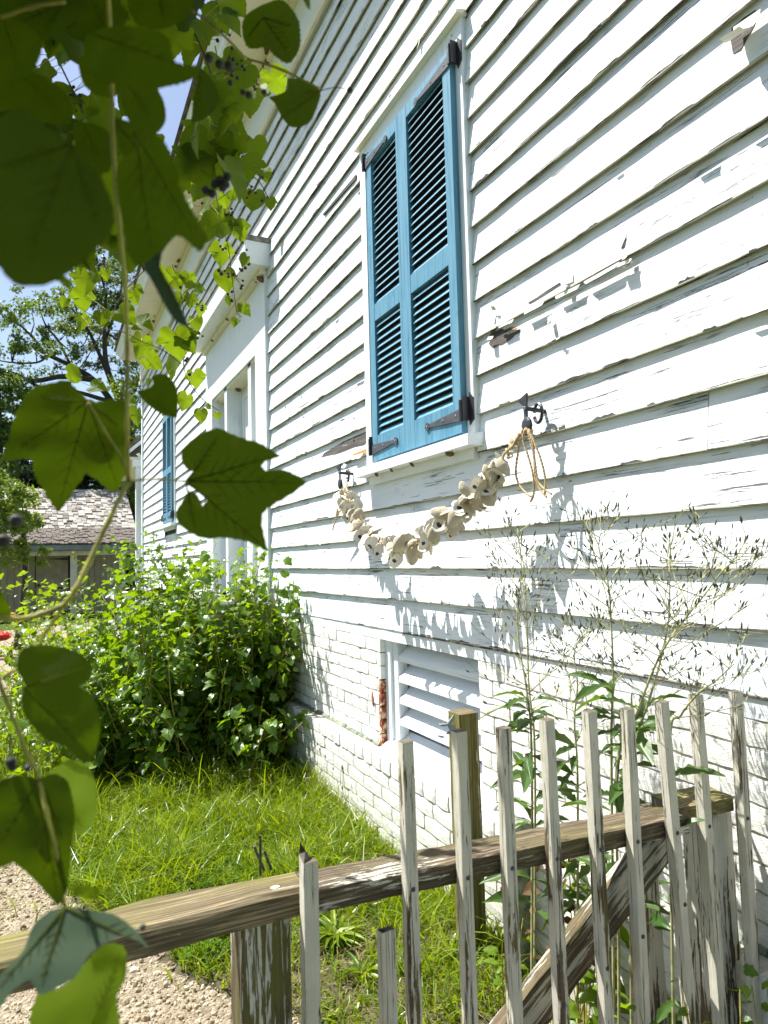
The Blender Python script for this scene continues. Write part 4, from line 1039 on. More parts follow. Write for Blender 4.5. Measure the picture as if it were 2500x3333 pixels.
class Foliage:
    """collects leaves of one plant; the largest ones become objects of their own, the rest one mesh"""
    def __init__(s): s.p = []; s.t = []; s.n = []; s.s = []
    def add(s, p, t, n, sc): s.p.append(tuple(p)); s.t.append(tuple(t)); s.n.append(tuple(n)); s.s.append(sc)
    def build(s, par, geos, mat, single=300, name='leaf', key=None, kind='stuff'):
        P = np.array(s.p); Rm = frames(np.array(s.t), np.array(s.n)); sc = np.array(s.s)
        d = P - CAM; dist = np.linalg.norm(d, axis=1)
        k = sc / dist if key is None else key(P, sc, dist)
        order = np.argsort(-k); N = len(P)
        me = [npmesh(name, V, F, [mat], smooth=True) for V, F in geos]
        for i in order[:single]:
            g = me[i % len(me)]
            R4 = Matrix([[*(Rm[i][0] * sc[i]), P[i][0]], [*(Rm[i][1] * sc[i]), P[i][1]], [*(Rm[i][2] * sc[i]), P[i][2]], [0, 0, 0, 1]])
            part(name, g, par, mat4=R4)
        rest = order[single:]
        if len(rest):
            VV, FF, b = [], [], 0
            for gi, (V, F) in enumerate(geos):
                idx = rest[rest % len(geos) == gi]
                if not len(idx): continue
                W, Fw = swarm(V, F, P[idx], Rm[idx], sc[idx]); VV.append(W); FF.append(Fw + b); b += len(W)
            o3 = np.array(worig(par), np.float32)
            me2 = npmesh('foliage', np.concatenate(VV) - o3, np.concatenate(FF), [mat], smooth=True)
            part('foliage', me2, par, loc=Vector(o3), kind=kind)
def low(half, k=2): return half[:1] + half[1:-1:k] + half[-1:]
G_GRAPE = [leaf_geo(serr(outline_grape(), 0.025), 0.22, 0.22, 0.05, seed=i, asym=0.1 * (i - 1)) for i in range(3)]
G_HEART = [leaf_geo(serr(outline_heart(), 0.022), 0.25, 0.25, 0.05, seed=i, asym=0.08 * (i - 1)) for i in range(3)]
G_MUL = [leaf_geo(outline_mul(), 0.3, 0.25, 0.05, seed=1), leaf_geo(low(outline_heart(), 2), 0.3, 0.3, 0.05, seed=2), leaf_geo(low(outline_mul(), 2), 0.35, 0.15, 0.05, seed=3, asym=0.1)]
G_OVAL = [leaf_geo(low(outline_oval(), 2), 0.3, 0.25, 0.02, seed=1), leaf_geo(low(outline_oval(), 3), 0.2, 0.35, 0.02, seed=2)]
G_SPRIG = [(np.array([(0, 0, 0), (0.35, 0.4, 0.1), (0, 1, -0.1), (-0.35, 0.45, 0.08), (0.5, 0.9, 0.2), (0.25, 0.2, 0.3)]), np.array([(0, 1, 2), (0, 2, 3), (5, 4, 1)]))]
G_LANCE = [leaf_geo(outline_lance(), 0.35, 0.5, 0.06, seed=1), leaf_geo(outline_lance(), 0.8, 0.5, 0.08, seed=2, asym=0.3)]
def rv(s=1.0): return Vector([random.gauss(0, s) for _ in range(3)])

# ------------------------------------------------------------------ the leafy shrub by the steps
def arching_plant(root, stems, fol, mat_stem, spacing, size, grav=0.5, start=0.25, thick=0.006, name='stem', nmax=9999):
    tb = MB()
    for (b, d, L) in stems:
        p = Vector(b); v = Vector(d).normalized(); n = max(6, int(L / 0.05)); pts = [p.copy()]
        k = 0; acc = 0.0
        for i in range(n):
            st = L / n; v = (v + Vector((0, 0, -grav * st)) + rv(0.05)).normalized(); p = p + v * st
            if p.x > -0.03: p.x = -0.03 - random.random() * 0.04; v.x = -abs(v.x) * 0.3
            pts.append(p.copy()); acc += st
            if i / n > start and acc > spacing * random.uniform(0.6, 1.3):
                acc = 0; k += 1; a = random.uniform(0, 6.28)
                side = v.orthogonal().normalized(); side.rotate(Matrix.Rotation(a, 3, v))
                for _ in range(random.choice((1, 1, 2))):
                    s = random.choice(size) * random.uniform(0.7, 1.25) * (1.15 - 0.5 * (i / n) ** 3)
                    pet = side * s * 0.5 + rv(s * 0.15)
                    tip = (side + Vector((0, 0, -0.45)) + v * 0.3 + rv(0.3)); nr = Vector((-0.25, 0.1, 1.0)) + rv(0.42)
                    fol.add(p + pet, tip, nr, s); side = -side + rv(0.3)
        tb.tube(pts[::2] + ([pts[-1]] if len(pts) % 2 == 0 else []), [thick * (1 - 0.75 * i / (len(pts[::2]))) for i in range(len(pts[::2]) + (len(pts) % 2 == 0))], 4, cap=False)
    tb.build(name, mat_stem, root, kind='stuff' if len(stems) > 12 else None)
shrub = thing('leafy_shrub', 'large dense green lobed leaf shrub hiding the door steps beside the brick foundation', 'shrub', (-0.75, 6.0, GZ))
stems = []
def targ(px, py, Y, bx=None, by=None, extra=0.0):
    t = onY(px, py, Y); b = Vector((t[0] * 0.75 - 0.15 if bx is None else bx, Y + random.uniform(-0.1, 0.5) if by is None else by, GZ))
    d = Vector(t) - b; L = d.length * 1.04 + extra; stems.append((b, d + Vector((0, 0, 0.28 * L)), L))
for i in range(26):
    targ(random.gauss(530, 55), random.uniform(1700, 1930), random.uniform(5.6, 6.5))
for (px, py, Y) in [(480, 1735, 6.2), (530, 1790, 6.0), (470, 1800, 6.4), (590, 1770, 6.6), (600, 1850, 5.6), (660, 1860, 6.0), (700, 1840, 5.6), (560, 1880, 5.3), (750, 1850, 6.2),
                    (700, 1900, 5.4), (760, 1910, 5.2), (810, 1890, 5.3), (880, 1850, 5.0), (925, 1810, 4.9), (945, 1880, 4.8), (890, 1900, 4.85), (850, 1940, 5.0), (500, 1900, 5.6), (450, 1880, 6.5), (460, 1940, 6.0),
                    (330, 1960, 6.3), (380, 2000, 6.0), (300, 2040, 6.0), (240, 2080, 6.2), (190, 2110, 6.4), (420, 1990, 6.2), (270, 1990, 7.0), (200, 2040, 7.0)]:
    targ(px, py, Y)
for i in range(70):
    px = random.uniform(430, 940); py = random.uniform(1745, 1960) + abs(px - 620) * 0.10
    targ(px, py, random.uniform(4.9, 6.6) if px < 700 else random.uniform(4.7, 5.3))
for i in range(170):
    px = random.uniform(180, 925); py = random.uniform(1960, 2230) + max(0, (420 - px) * 0.25)
    targ(px, py, random.uniform(4.7, 6.7) if px < 700 else random.uniform(4.7, 5.5))
for i in range(55):
    targ(random.uniform(690, 950), random.uniform(1915, 2300), random.uniform(4.65, 5.2))
for i in range(120):    # low shoots leafy down to the ground
    px = random.uniform(240, 940); b = onZ(px, random.uniform(2540, 2600), GZ)
    stems.append((Vector((min(b[0], -0.15), b[1] + random.uniform(0.2, 0.7), GZ)), Vector((random.gauss(0, 0.5), random.gauss(-0.2, 0.4), 1)), random.uniform(0.35, 0.75)))
for i in range(90):    # low skirts leaning to the viewer
    px = random.uniform(250, 930); py = random.uniform(2230, 2450)
    targ(px, py, random.uniform(5.2, 6.0))
fol = Foliage()
arching_plant(shrub, stems, fol, MAT['vinestem'], 0.036, (0.04, 0.052, 0.065, 0.08, 0.09), grav=0.5, start=0.1)
fol.build(shrub, G_MUL, MAT['bush'], 300)

sh2 = thing('wild_shrub', 'light green wild shrub growing over the path left of the large shrub', 'shrub', (-1.75, 8.0, GZ))
stems = []
for i in range(90):
    px = random.uniform(-40, 330); py = random.uniform(2010, 2300) if px < 150 else random.uniform(1960, 2120)
    targ(px, py, random.uniform(6.6, 8.8))
for i in range(90):
    px = random.uniform(-60, 260); py = random.uniform(2200, 2620)
    targ(px, py, random.uniform(4.6, 6.6), bx=onY(px, py, 5.5)[0] + random.uniform(-0.15, 0.15))
fol = Foliage(); arching_plant(sh2, stems, fol, MAT['vinestem'], 0.045, (0.035, 0.05, 0.065), grav=0.6, start=0.2)
fol.build(sh2, G_MUL[1:], MAT['shrubl'], 120)
sh3 = thing('sapling_clump', 'upright leafy sapling shoots in front of the shed door', 'saplings', (-1.4, 10.5, GZ))
stems = []
for (px, py) in [(25, 1855), (60, 1875), (90, 1870), (120, 1862), (180, 1880), (215, 1865), (190, 1930), (280, 1885), (290, 1940), (320, 1920), (250, 1950), (40, 1920), (110, 1910), (145, 1930), (10, 1890), (75, 1930), (160, 1950), (330, 1960), (230, 1990), (130, 1990), (60, 1980), (20, 1960), (280, 1990)]:
    targ(px, py, random.uniform(9.6, 11.4)); 
fol = Foliage(); arching_plant(sh3, stems, fol, MAT['vinestem'], 0.075, (0.08, 0.10, 0.12), grav=0.25, start=0.35)
fol.build(sh3, G_MUL, MAT['shrubl'], 120)

# ------------------------------------------------------------------ trees
def tree(name, label, loc, trunk, crown, mat, nleaf, size, limbs=None, geos=G_SPRIG, clump=0.5, cat='tree', extra_up=0.3):
    """crown: list of (centre, radii); leaves sit in clumps through the volume"""
    root = thing(name, label, cat, loc)
    tb = MB()
    for pts, r0, r1 in trunk:
        P = [Vector(p) for p in pts]; n = 14; C = [cat3(P, i / n) for i in range(n + 1)]
        tb.tube(C, [r0 + (r1 - r0) * (i / n) for i in range(n + 1)], 7)
    tb.build('trunk', MAT['bark'], root, smooth=True)
    P = []; T = []; Nn = []
    ncl = max(8, nleaf // 60); per = nleaf // ncl
    vol = [a[1][0] * a[1][1] * a[1][2] for a in crown]; tot = sum(vol)
    tw = MB()
    for c in range(ncl):
        q = random.random() * tot; k = 0
        while q > vol[k]: q -= vol[k]; k += 1
        cc, rr = crown[k]; u = rv(); u.normalize(); u *= random.random() ** 0.45
        ctr = Vector((cc[0] + u.x * rr[0], cc[1] + u.y * rr[1], cc[2] + u.z * rr[2])); cr = clump * random.uniform(0.5, 1.3)
        if limbs is not None and c % 2 == 0:
            b = min(limbs, key=lambda L: (Vector(L) - ctr).length); tw.tube([b, (Vector(b) + ctr) / 2 + rv(0.1), ctr], [0.035, 0.02, 0.008], 4, cap=False)
        for i in range(per):
            v = rv(); v.normalize(); v *= random.random() ** 0.5 * cr; v.z *= 0.6
            P.append(ctr + v); T.append(rv() + Vector((0, 0, -0.2))); Nn.append(rv(0.6) + Vector((0, 0, 1)) * (0.6 + extra_up))
    if tw.f: tw.build('twigs', MAT['bark'], root, kind='stuff')
    P = np.array([tuple(p) for p in P]); Rm = frames(np.array([tuple(x) for x in T]), np.array([tuple(x) for x in Nn])); sc = rng.uniform(0.6, 1.3, len(P)) * size
    VV, FF, b = [], [], 0; o3 = np.array(loc)
    for gi, (V, F) in enumerate(geos):
        idx = np.arange(gi, len(P), len(geos)); W, Fw = swarm(V, F, P[idx], Rm[idx], sc[idx]); VV.append(W); FF.append(Fw + b); b += len(W)
    part('crown', npmesh('crown', np.concatenate(VV) - o3, np.concatenate(FF), [mat]), root, loc=loc, kind='stuff')
    return root
def cat3(pts, f): return cat([tuple(p) for p in pts], f)
# open limbed tree against the sky: limbs traced at 30 m
TY = 30.0
def A(px, py, dy=0): p = onY(px, py, TY + dy); return tuple(p)
base = onY(440, 1700, TY); base = (base[0], TY, GZ)
L0 = [(A(440, 1850)), A(430, 1500), A(410, 1330)]
limbs_px = [([(410, 1330), (370, 1260), (345, 1180), (340, 1080), (345, 960)], 0.17, 0.05), ([(370, 1262), (335, 1180), (290, 1080), (255, 1030)], 0.12, 0.03),
            ([(425, 1420), (330, 1260), (230, 1190), (150, 1150), (100, 1090), (50, 1045)], 0.15, 0.03), ([(300, 1235), (200, 1225), (110, 1240), (40, 1215), (-40, 1190)], 0.13, 0.05),
            ([(430, 1480), (380, 1330), (300, 1290), (220, 1270), (130, 1260), (50, 1215)], 0.12, 0.04), ([(345, 1100), (380, 1000), (400, 900), (390, 830)], 0.07, 0.02),
            ([(230, 1190), (190, 1110), (150, 1060), (130, 1010)], 0.06, 0.02), ([(345, 960), (320, 860), (300, 780)], 0.05, 0.02), ([(410, 1330), (450, 1240), (470, 1150)], 0.10, 0.03), ([(160, 1155), (120, 1180), (40, 1180), (-20, 1170)], 0.05, 0.02)]
trunk = [(L0, 0.3, 0.18)] + [([A(a, b, (i % 3 - 1) * 0.8 * j / 4) for j, (a, b) in enumerate(P)], r0, r1) for i, (P, r0, r1) in enumerate(limbs_px)]
lp = [A(a, b) for P, _, _ in limbs_px for a, b in P[1:]]
cr = []
for (px, py, r) in [(30, 1000, 0.9), (90, 970, 0.8), (50, 1060, 0.7), (150, 1010, 0.8), (200, 960, 0.8), (230, 1010, 0.8), (180, 1080, 0.7), (250, 1060, 0.8), (120, 1130, 0.8), (60, 1130, 0.6), (200, 1140, 0.7), (290, 960, 0.9), (340, 900, 0.9), (390, 870, 0.8), (420, 920, 0.8), (360, 980, 0.8), (300, 1040, 0.8), (260, 1100, 0.6), (310, 1120, 0.6),
                    (20, 1150, 0.6), (100, 1200, 0.6), (60, 1250, 0.6), (200, 1205, 0.5), (250, 1190, 0.5), (370, 1090, 0.6), (400, 1180, 0.7), (430, 1100, 0.7), (440, 1250, 0.8), (300, 1180, 0.5), (380, 800, 1.0), (300, 850, 0.9), (130, 1290, 0.7), (60, 1300, 0.8), (20, 1200, 0.4), (250, 850, 0.8), (440, 1000, 0.8)]:
    cr.append((A(px, py, random.uniform(-1.5, 1.5)), (r * 1.1, 1.0, r * 0.6)))
tree('open_limbed_tree', 'tall tree with dark bare limbs and sparse leaf clumps against the blue sky', base, trunk, cr, MAT['treeleaf'], 13000, 0.13, limbs=lp, clump=0.38)
def at3(px, py, Y): return tuple(onY(px, py, Y))
def blob(name, label, Y, pts, mat, n, size, clump, gx=None, **k):
    cr = [(at3(px, py, Y + random.uniform(-0.8, 0.8)), (rx, rx, rz)) for px, py, rx, rz in pts]
    cx_ = gx if gx is not None else sum(c[0][0] for c in cr) / len(cr); top = max(c[0][2] for c in cr)
    tree(name, label, (cx_, Y, GZ), [([(cx_, Y, GZ), (cx_ + 0.1, Y, (GZ + top) / 2), (cx_, Y + 0.1, top)], 0.12 * (top - GZ) / 4, 0.03)], cr, mat, n, size, clump=clump, **k)
blob('evergreen_tree', 'very dark dense evergreen rising behind the shed roof', 33, [(90, 1500, 2.2, 1.6), (190, 1520, 2.0, 1.4), (270, 1540, 2.0, 1.3), (60, 1560, 1.6, 1.2), (330, 1560, 1.5, 1.1), (150, 1600, 3.0, 1.2)], MAT['treedark'], 9000, 0.2, 0.6)
blob('leaning_tree', 'mid green tree at the left edge above the shed roof', 29, [(0, 1300, 1.0, 1.0), (20, 1400, 1.0, 1.0), (-30, 1450, 1.4, 1.6), (20, 1520, 1.0, 0.8), (-40, 1200, 1.0, 1.0)], MAT['treeleaf'], 5000, 0.16, 0.5)
blob('bright_tree', 'sunlit yellow green tree between the shed and the house corner', 27, [(420, 1330, 0.8, 1.2), (450, 1450, 0.9, 1.3), (400, 1540, 1.0, 1.1), (420, 1650, 0.9, 1.0), (450, 1750, 0.9, 1.0), (480, 1600, 1.5, 3.0), (420, 1250, 0.7, 0.8), (370, 1690, 0.5, 0.5)], MAT['treelight'], 11000, 0.12, 0.42)
blob('hedge_tree', 'dark leaved tree behind the shed corner', 31, [(440, 1850, 1.2, 1.0), (430, 1950, 1.2, 0.7), (500, 1700, 2.0, 2.4)], MAT['treedark'], 4000, 0.16, 0.6)
blob('garden_tree', 'small yellow green tree covering the left end of the shed', 14, [(20, 1640, 0.45, 0.4), (80, 1660, 0.4, 0.35), (30, 1740, 0.5, 0.4), (110, 1700, 0.28, 0.3), (60, 1800, 0.45, 0.3), (120, 1790, 0.22, 0.15), (-30, 1700, 0.6, 0.9), (20, 1600, 0.35, 0.25), (130, 1680, 0.15, 0.15)], MAT['treelight'], 5500, 0.075, 0.2)

# ------------------------------------------------------------------ shed
shed = thing('wooden_shed', 'low grey tan board shed with open porch and bleached shingle roof', 'shed', (-2.0, 23.0, GZ))
SY = 22.0; SX1 = 0.70; SX0 = -5.0
ke = (SY - 0.25, 0.66); kk = (SY + 1.15, 1.15); kr = (SY + 3.9, 2.62)
roof = MB().prism([(SX0, ke[0], ke[1] - 0.06), (SX0, kk[0], kk[1] - 0.05), (SX0, kr[0], kr[1] - 0.05), (SX0, kr[0] + 2.6, 1.0), (SX0, kr[0] + 2.6, 0.8), (SX0, kr[0], kr[1] - 0.3), (SX0, kk[0], kk[1] - 0.2), (SX0, ke[0], ke[1] - 0.12)][::-1], (SX1 + 0.12 - SX0, 0, 0)).build('roof', MAT['shingledark'], shed)
def shingles(a, b, rows, wmean, mat, single, x1a, x1b, name):
    V = np.array([(-.5, 0, 0), (.5, 0, 0), (.5, 0, 1), (-.5, 0, 1), (-.5, 1, 0), (.5, 1, 0), (.5, 1, 1), (-.5, 1, 1)], float)
    me = MB().box((-0.5, 0, 0), (0.5, 1, 1)).mesh('shingle', mat); rest = MB(); cnt = 0
    ang = math.atan2(b[1] - a[1], b[0] - a[0]); L = math.hypot(b[0] - a[0], b[1] - a[1]); e = L / rows; items = []
    for r in range(rows):
        x = x1a + (x1b - x1a) * r / rows + 0.1
        while x > (-3.2 if single else -4.6):
            w = wmean * random.uniform(0.6, 1.4); y = a[0] + (b[0] - a[0]) * r / rows; z = a[1] + (b[1] - a[1]) * r / rows
            items.append((x - w / 2, y, z, w - 0.012, random.uniform(0.045, 0.085))); x -= w
    items.sort(key=lambda i: abs(i[0] + 0.6))
    R3 = Matrix.Rotation(ang, 3, 'X')
    bx = MB().box((-0.5, 0, 0), (0.5, 1, 1))
    for n, (x, y, z, w, h) in enumerate(items):
        if n < single:
            o = part('shingle', me, roof, loc=(x, y, z), rot=(ang - 0.05, 0, random.uniform(-0.01, 0.01))); o.scale = (w, e * 1.25, h)
        else:
            rest.add([Vector((x, y, z)) + R3 @ Vector((v[0] * w, v[1] * e * 1.25, v[2] * h)) for v in bx.v], bx.f)
    if rest.f: rest.build(name, mat, roof, kind='stuff')
shingles(kk, kr, 17, 0.17, MAT['shingle'], 290, SX1 + 0.03, SX1 - 0.02, 'shingling')
shingles(ke, kk, 12, 0.12, MAT['shingledark'], 0, SX1 + 0.12, SX1 + 0.03, 'porch_shingling')
MB().box((SX0, ke[0] - 0.10, ke[1] - 0.16), (SX1 + 0.15, ke[0] - 0.003, ke[1] - 0.01)).build('gutter', MAT['gutter'], shed)
MB().box((SX0, SY - 0.05, ke[1] - 0.30), (SX1 + 0.1, SY + 0.08, ke[1] - 0.17)).build('porch_beam', MAT['shedpost'], shed)
for x in (-2.25, -1.0, 0.32): MB().box((x - 0.09, SY - 0.04, GZ), (x + 0.09, SY + 0.07, ke[1] - 0.301)).build('porch_post', MAT['shedpost'], shed)
x = SX1 - 0.25; WY = SY + 1.3
while x > -3.6:
    w = random.uniform(0.15, 0.19)
    if not (-2.0 < x - w / 2 < -1.12): MB().box((x - w + 0.008, WY + random.uniform(0, 0.006), GZ + 0.05), (x, WY + 0.03, 0.62)).build('wall_board', MAT['shedwall'], shed)
    x -= w
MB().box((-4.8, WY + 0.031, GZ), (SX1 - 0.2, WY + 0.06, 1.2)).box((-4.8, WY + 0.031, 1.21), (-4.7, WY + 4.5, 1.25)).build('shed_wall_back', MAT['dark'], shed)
MB().box((SX1 - 0.23, WY, GZ), (SX1 - 0.2, WY + 4.4, 1.15)).build('side_wall', MAT['shedwall'], shed)
dr = MB().box((-2.0, WY - 0.01, GZ + 0.12), (-1.12, WY + 0.02, 0.45)).build('door', MAT['shedwall'], shed)
for i in range(5): MB().box((-1.99 + i * 0.174, WY - 0.03, GZ + 0.125), (-1.99 + i * 0.174 + 0.166, WY - 0.0101, 0.446)).build('door_board', MAT['shedwall'], dr)
for z in (0.28, -0.60):
    MB().prism([(-1.14, WY - 0.04, z - 0.04), (-1.14, WY - 0.04, z + 0.04), (-1.6, WY - 0.04, z + 0.008), (-1.68, WY - 0.04, z)], (0, 0.0085, 0)).box((-1.13, WY - 0.045, z - 0.09), (-1.08, WY - 0.012, z + 0.09)).build('strap_hinge', MAT['iron'], dr)
MB().ball((-1.92, WY - 0.05, -0.5), 0.035).build('door_knob', MAT['iron'], dr)
pw = thing('porch_wall', 'low masonry wall with pale cap just past the house corner', 'wall', (-0.2, 15.2, GZ))
MB().box((-0.36, 14.95, GZ), (0.3, 15.6, -0.665)).build('wall_body', MAT['stone_cap'], pw)
MB().box((-0.46, 14.85, -0.66), (0.4, 15.7, -0.53)).build('wall_cap', MAT['stone_cap'], pw)
wing = thing('rear_porch', 'white rear porch roof and post past the house corner', 'porch', (0.1, 15.8, GZ))
MB().prism([(-0.34, 14.4, 2.22), (-0.34, 14.4, 2.30), (1.6, 14.4, 4.05), (1.6, 14.4, 3.97)][::-1], (0, 4.0, 0)).build('porch_roof', MAT['shingledark'], wing)
MB().prism([(-0.30, 14.42, 2.16), (-0.30, 14.42, 2.235), (1.6, 14.42, 3.96), (1.6, 14.42, 3.86)][::-1], (0, 0.06, 0)).build('rake_board', MAT['trim'], wing)
MB().box((-0.2, 14.5, 2.12), (1.5, 18.2, 2.18)).build('porch_ceiling', MAT['cream'], wing)
MB().box((-0.14, 14.45, 1.98), (1.5, 14.62, 2.115)).build('porch_beam', MAT['trim'], wing)
MB().box((-0.08, 14.46, GZ), (0.06, 14.60, 1.975)).build('porch_post', MAT['trim'], wing)
# red tricycle
tri_ = thing('tricycle', 'small red tricycle half seen at the left edge on the path', 'tricycle', (-2.0, 8.6, GZ))
def ring(c, r, rr, ax): return [(c[0] + (r * math.cos(a) if ax else 0), c[1] + (0 if ax else r * math.cos(a)), c[2] + r * math.sin(a)) for a in np.linspace(0, 2 * math.pi, 21)]
wc = Vector(onY(34, 2133, 8.4)); wr = 0.10; dzz = GZ + wr + 0.015
for (dx, dy, r) in ((0, 0, 0.10), (-0.32, 0.0, 0.10), (-0.16, 0.5, 0.16)):
    c = (wc.x + dx, 8.4 + dy, wc.z + (r - 0.10)); w_ = MB().tube(ring(c, r, 0, False), 0.017, 6).build('wheel', MAT['rubber'], tri_)
    sp = MB()
    for a in np.linspace(0, math.pi, 4)[:-1]: sp.beam((c[0], c[1] - r * math.cos(a), c[2] - r * math.sin(a)), (c[0], c[1] + r * math.cos(a), c[2] + r * math.sin(a)), 0.006, 0.006, up=(1, 0, 0))
    sp.build('spokes', MAT['rivet'], w_)
MB().tube([(wc.x - 0.34, 8.4, wc.z), (wc.x + 0.02, 8.4, wc.z)], 0.012).tube([(wc.x - 0.16, 8.4, wc.z), (wc.x - 0.16, 8.55, wc.z + 0.16), (wc.x - 0.16, 8.85, wc.z + 0.26), (wc.x - 0.16, 8.9, wc.z + 0.06)], 0.02).build('frame', MAT['red'], tri_)
MB().ball((wc.x - 0.10, 8.5, wc.z + 0.20), 0.11, n=10, sq=(1, 0.9, 0.5)).build('seat', MAT['red'], tri_)
MB().tube([(wc.x - 0.16, 8.86, wc.z + 0.26), (wc.x - 0.16, 8.84, wc.z + 0.40)], 0.014).tube([(wc.x - 0.34, 8.8, wc.z + 0.41), (wc.x - 0.16, 8.84, wc.z + 0.40), (wc.x + 0.02, 8.8, wc.z + 0.41)], 0.014).build('handlebar', MAT['red'], tri_)

# ------------------------------------------------------------------ wild lettuce in seed
def lettuce(label, stem_px, X, nbr, leaves, seed, spread=1.0):
    random.seed(seed)
    P = [Vector(onX(a, b, X)) for a, b in stem_px]; b0 = P[0]
    foot = Vector((b0.x - 0.02, b0.y + 0.03, GZ)); mid = foot.lerp(b0, 0.5) + Vector((0.01, 0.01, 0))
    full = [foot, mid] + P; root = thing('wild_lettuce', label, 'weed', foot, group='seeding wild lettuce stalks at the wall')
    n = 26; C = [cat3(full, i / n) for i in range(n + 1)]
    MB().tube(C, [0.0048 * (1 - 0.75 * i / n) for i in range(n + 1)], 6).build('stem', MAT['lettstem'], root, smooth=True)
    br = MB(); bd = MB(); fl = []
    H = (C[-1] - C[0]).length
    def bud(p, d, s):
        d = d.normalized(); bd.tube([p, p + d * s * 0.3, p + d * s * 0.75, p + d * s], [s * 0.06, s * 0.15, s * 0.10, 0.0003], 5, cap=False)
    nbr = int(nbr * 0.75)
    for k in range(nbr):
        f = 0.42 + 0.58 * (k / nbr); p = cat3(full, f); tdir = (cat3(full, min(1, f + 0.02)) - cat3(full, f - 0.02)).normalized()
        a = k * 2.4 + random.uniform(-0.4, 0.4); L = (0.20 * (1.15 - f) / 0.6 + 0.06) * spread * random.uniform(0.6, 1.25)
        out = Vector((math.cos(a), math.sin(a), 0)) ; d = (out + tdir * random.uniform(0.35, 0.9)).normalized()
        m = 5; Q = [p]
        for j in range(m): d = (d + rv(0.10) + Vector((0, 0, 0.06))).normalized(); Q.append(Q[-1] + d * L / m)
        Q = [Vector((min(q.x, -0.02), q.y, q.z)) for q in Q]
        br.tube(Q, [0.0015 * (1 - 0.6 * j / m) for j in range(m + 1)], 4, cap=False)
        for j in range(1, m + 1):
            for _ in range(2):
                if random.random() < 0.42: continue
                dd = (d + rv(0.55) + Vector((0, 0, 0.35))).normalized(); l2 = random.uniform(0.012, 0.05) * (1.3 - 0.5 * j / m)
                e = Q[j] + dd * l2; br.tube([Q[j], e], [0.0008, 0.0007], 3, cap=False); bud(e, dd + Vector((0, 0, 0.5)), random.uniform(0.011, 0.019))
                if random.random() < 0.4:
                    d3 = (dd + rv(0.6)).normalized(); e2 = Q[j] + dd * l2 * 0.5 + d3 * l2 * 0.6; br.tube([Q[j] + dd * l2 * 0.5, e2], [0.0009, 0.0007], 3, cap=False); bud(e2, d3 + Vector((0, 0, 0.4)), random.uniform(0.009, 0.014))
                if random.random() < 0.03: fl.append(e)
    br.build('branchlets', MAT['lettstem'], root, kind='stuff'); bd.build('seed_buds', MAT['bud'], root, kind='stuff')
    if fl:
        fm = MB()
        for e in fl:
            for _ in range(16): v = rv(); v.normalize(); fm.tube([e, e + v * random.uniform(0.006, 0.013)], [0.0002, 0.0004], 3, cap=False)
        fm.build('seed_fluff', MAT['fluff'], root, kind='stuff')
    fo = Foliage(); leaves = int(leaves * 1.4)
    for k in range(leaves):
        f = 0.12 + 0.29 * (k / leaves) + random.uniform(0, 0.03); p = cat3(full, f); a = random.uniform(0, 6.28)
        out = Vector((math.cos(a) - 0.25, math.sin(a) * 0.8 - 0.2, random.uniform(-0.1, 0.7))); s = random.uniform(0.08, 0.16) * (1.15 - f * 0.8)
        fo.add(p, out, Vector((0, 0, 1)) + rv(0.35), s)
    fo.build(root, G_LANCE, MAT['lettuce'], 300)
    random.seed(seed + 100)
lettuce('tall seeding weed stalk left of the others, in front of the vent edge', [(1730, 2420), (1715, 2250), (1690, 2100), (1685, 1990), (1697, 1850), (1685, 1720)], -0.30, 30, 16, 3)
lettuce('second slender seeding stalk crowding the leftmost one', [(1740, 2420), (1722, 2240), (1716, 2060), (1712, 1930), (1700, 1800)], -0.24, 24, 12, 4)
lettuce('seeding stalk rising near the middle pickets, thin and straight', [(1990, 2420), (1996, 2220), (1990, 2040), (1980, 1900), (1950, 1790), (1958, 1725)], -0.28, 34, 14, 5)
lettuce('seeding stalk leaning strongly to the right over the fence', [(2010, 2500), (2070, 2330), (2140, 2150), (2210, 2040), (2290, 1940), (2360, 1850), (2412, 1815)], -0.26, 34, 12, 6)
lettuce('upright seeding stalk beside the leaning one', [(2050, 2500), (2110, 2290), (2155, 2130), (2178, 2000), (2180, 1880), (2183, 1775)], -0.22, 30, 12, 8)
lettuce('short seeding side stalk low between the right pickets', [(2180, 2420), (2215, 2330), (2270, 2260), (2330, 2215), (2390, 2160)], -0.30, 14, 4, 9, 0.7)
lettuce('low bushy seeding stalk with pale fluff before the brick wall', [(1880, 2520), (1870, 2350), (1880, 2230), (1870, 2120), (1905, 2060)], -0.2, 26, 12, 10, 0.8)
# leafy green weeds at the fence foot
def leafy_weed(label, px, py, Y, n, size, mat, geos, up=0.25, name='leafy_weed', h=0.35):
    t = Vector(onY(px, py, Y)); base = Vector((t.x, t.y, GZ)); root = thing(name, label, 'weed', base); st = []
    for i in range(n): st.append((base + Vector((random.uniform(-0.04, 0.04), random.uniform(-0.03, 0.03), 0)), (t - base) + Vector((random.gauss(0, up * 0.5), random.gauss(0, up * 0.35), 0)), (t - base).length * random.uniform(0.7, 1.05)))
    f = Foliage(); arching_plant(root, st, f, MAT['vinestem'], 0.045, size, grav=0.5, start=0.3, thick=0.003); f.build(root, geos, mat, 300)
leafy_weed('broad leaved green weed at the foot of the middle pickets', 1760, 3230, 1.5, 5, (0.05, 0.06), MAT['shrubl'], G_HEART)
leafy_weed('bright nettle leaved weed behind the diagonal brace', 1900, 3150, 1.55, 5, (0.05, 0.06), MAT['shrubl'], G_HEART)
leafy_weed('bright green weed below the right hand pickets', 2170, 3220, 1.45, 5, (0.04, 0.055), MAT['shrubl'], G_HEART)
leafy_weed('small round leaved weed between stone slab and pickets', 1610, 3010, 1.9, 3, (0.03, 0.04), MAT['shrubl'], G_HEART)
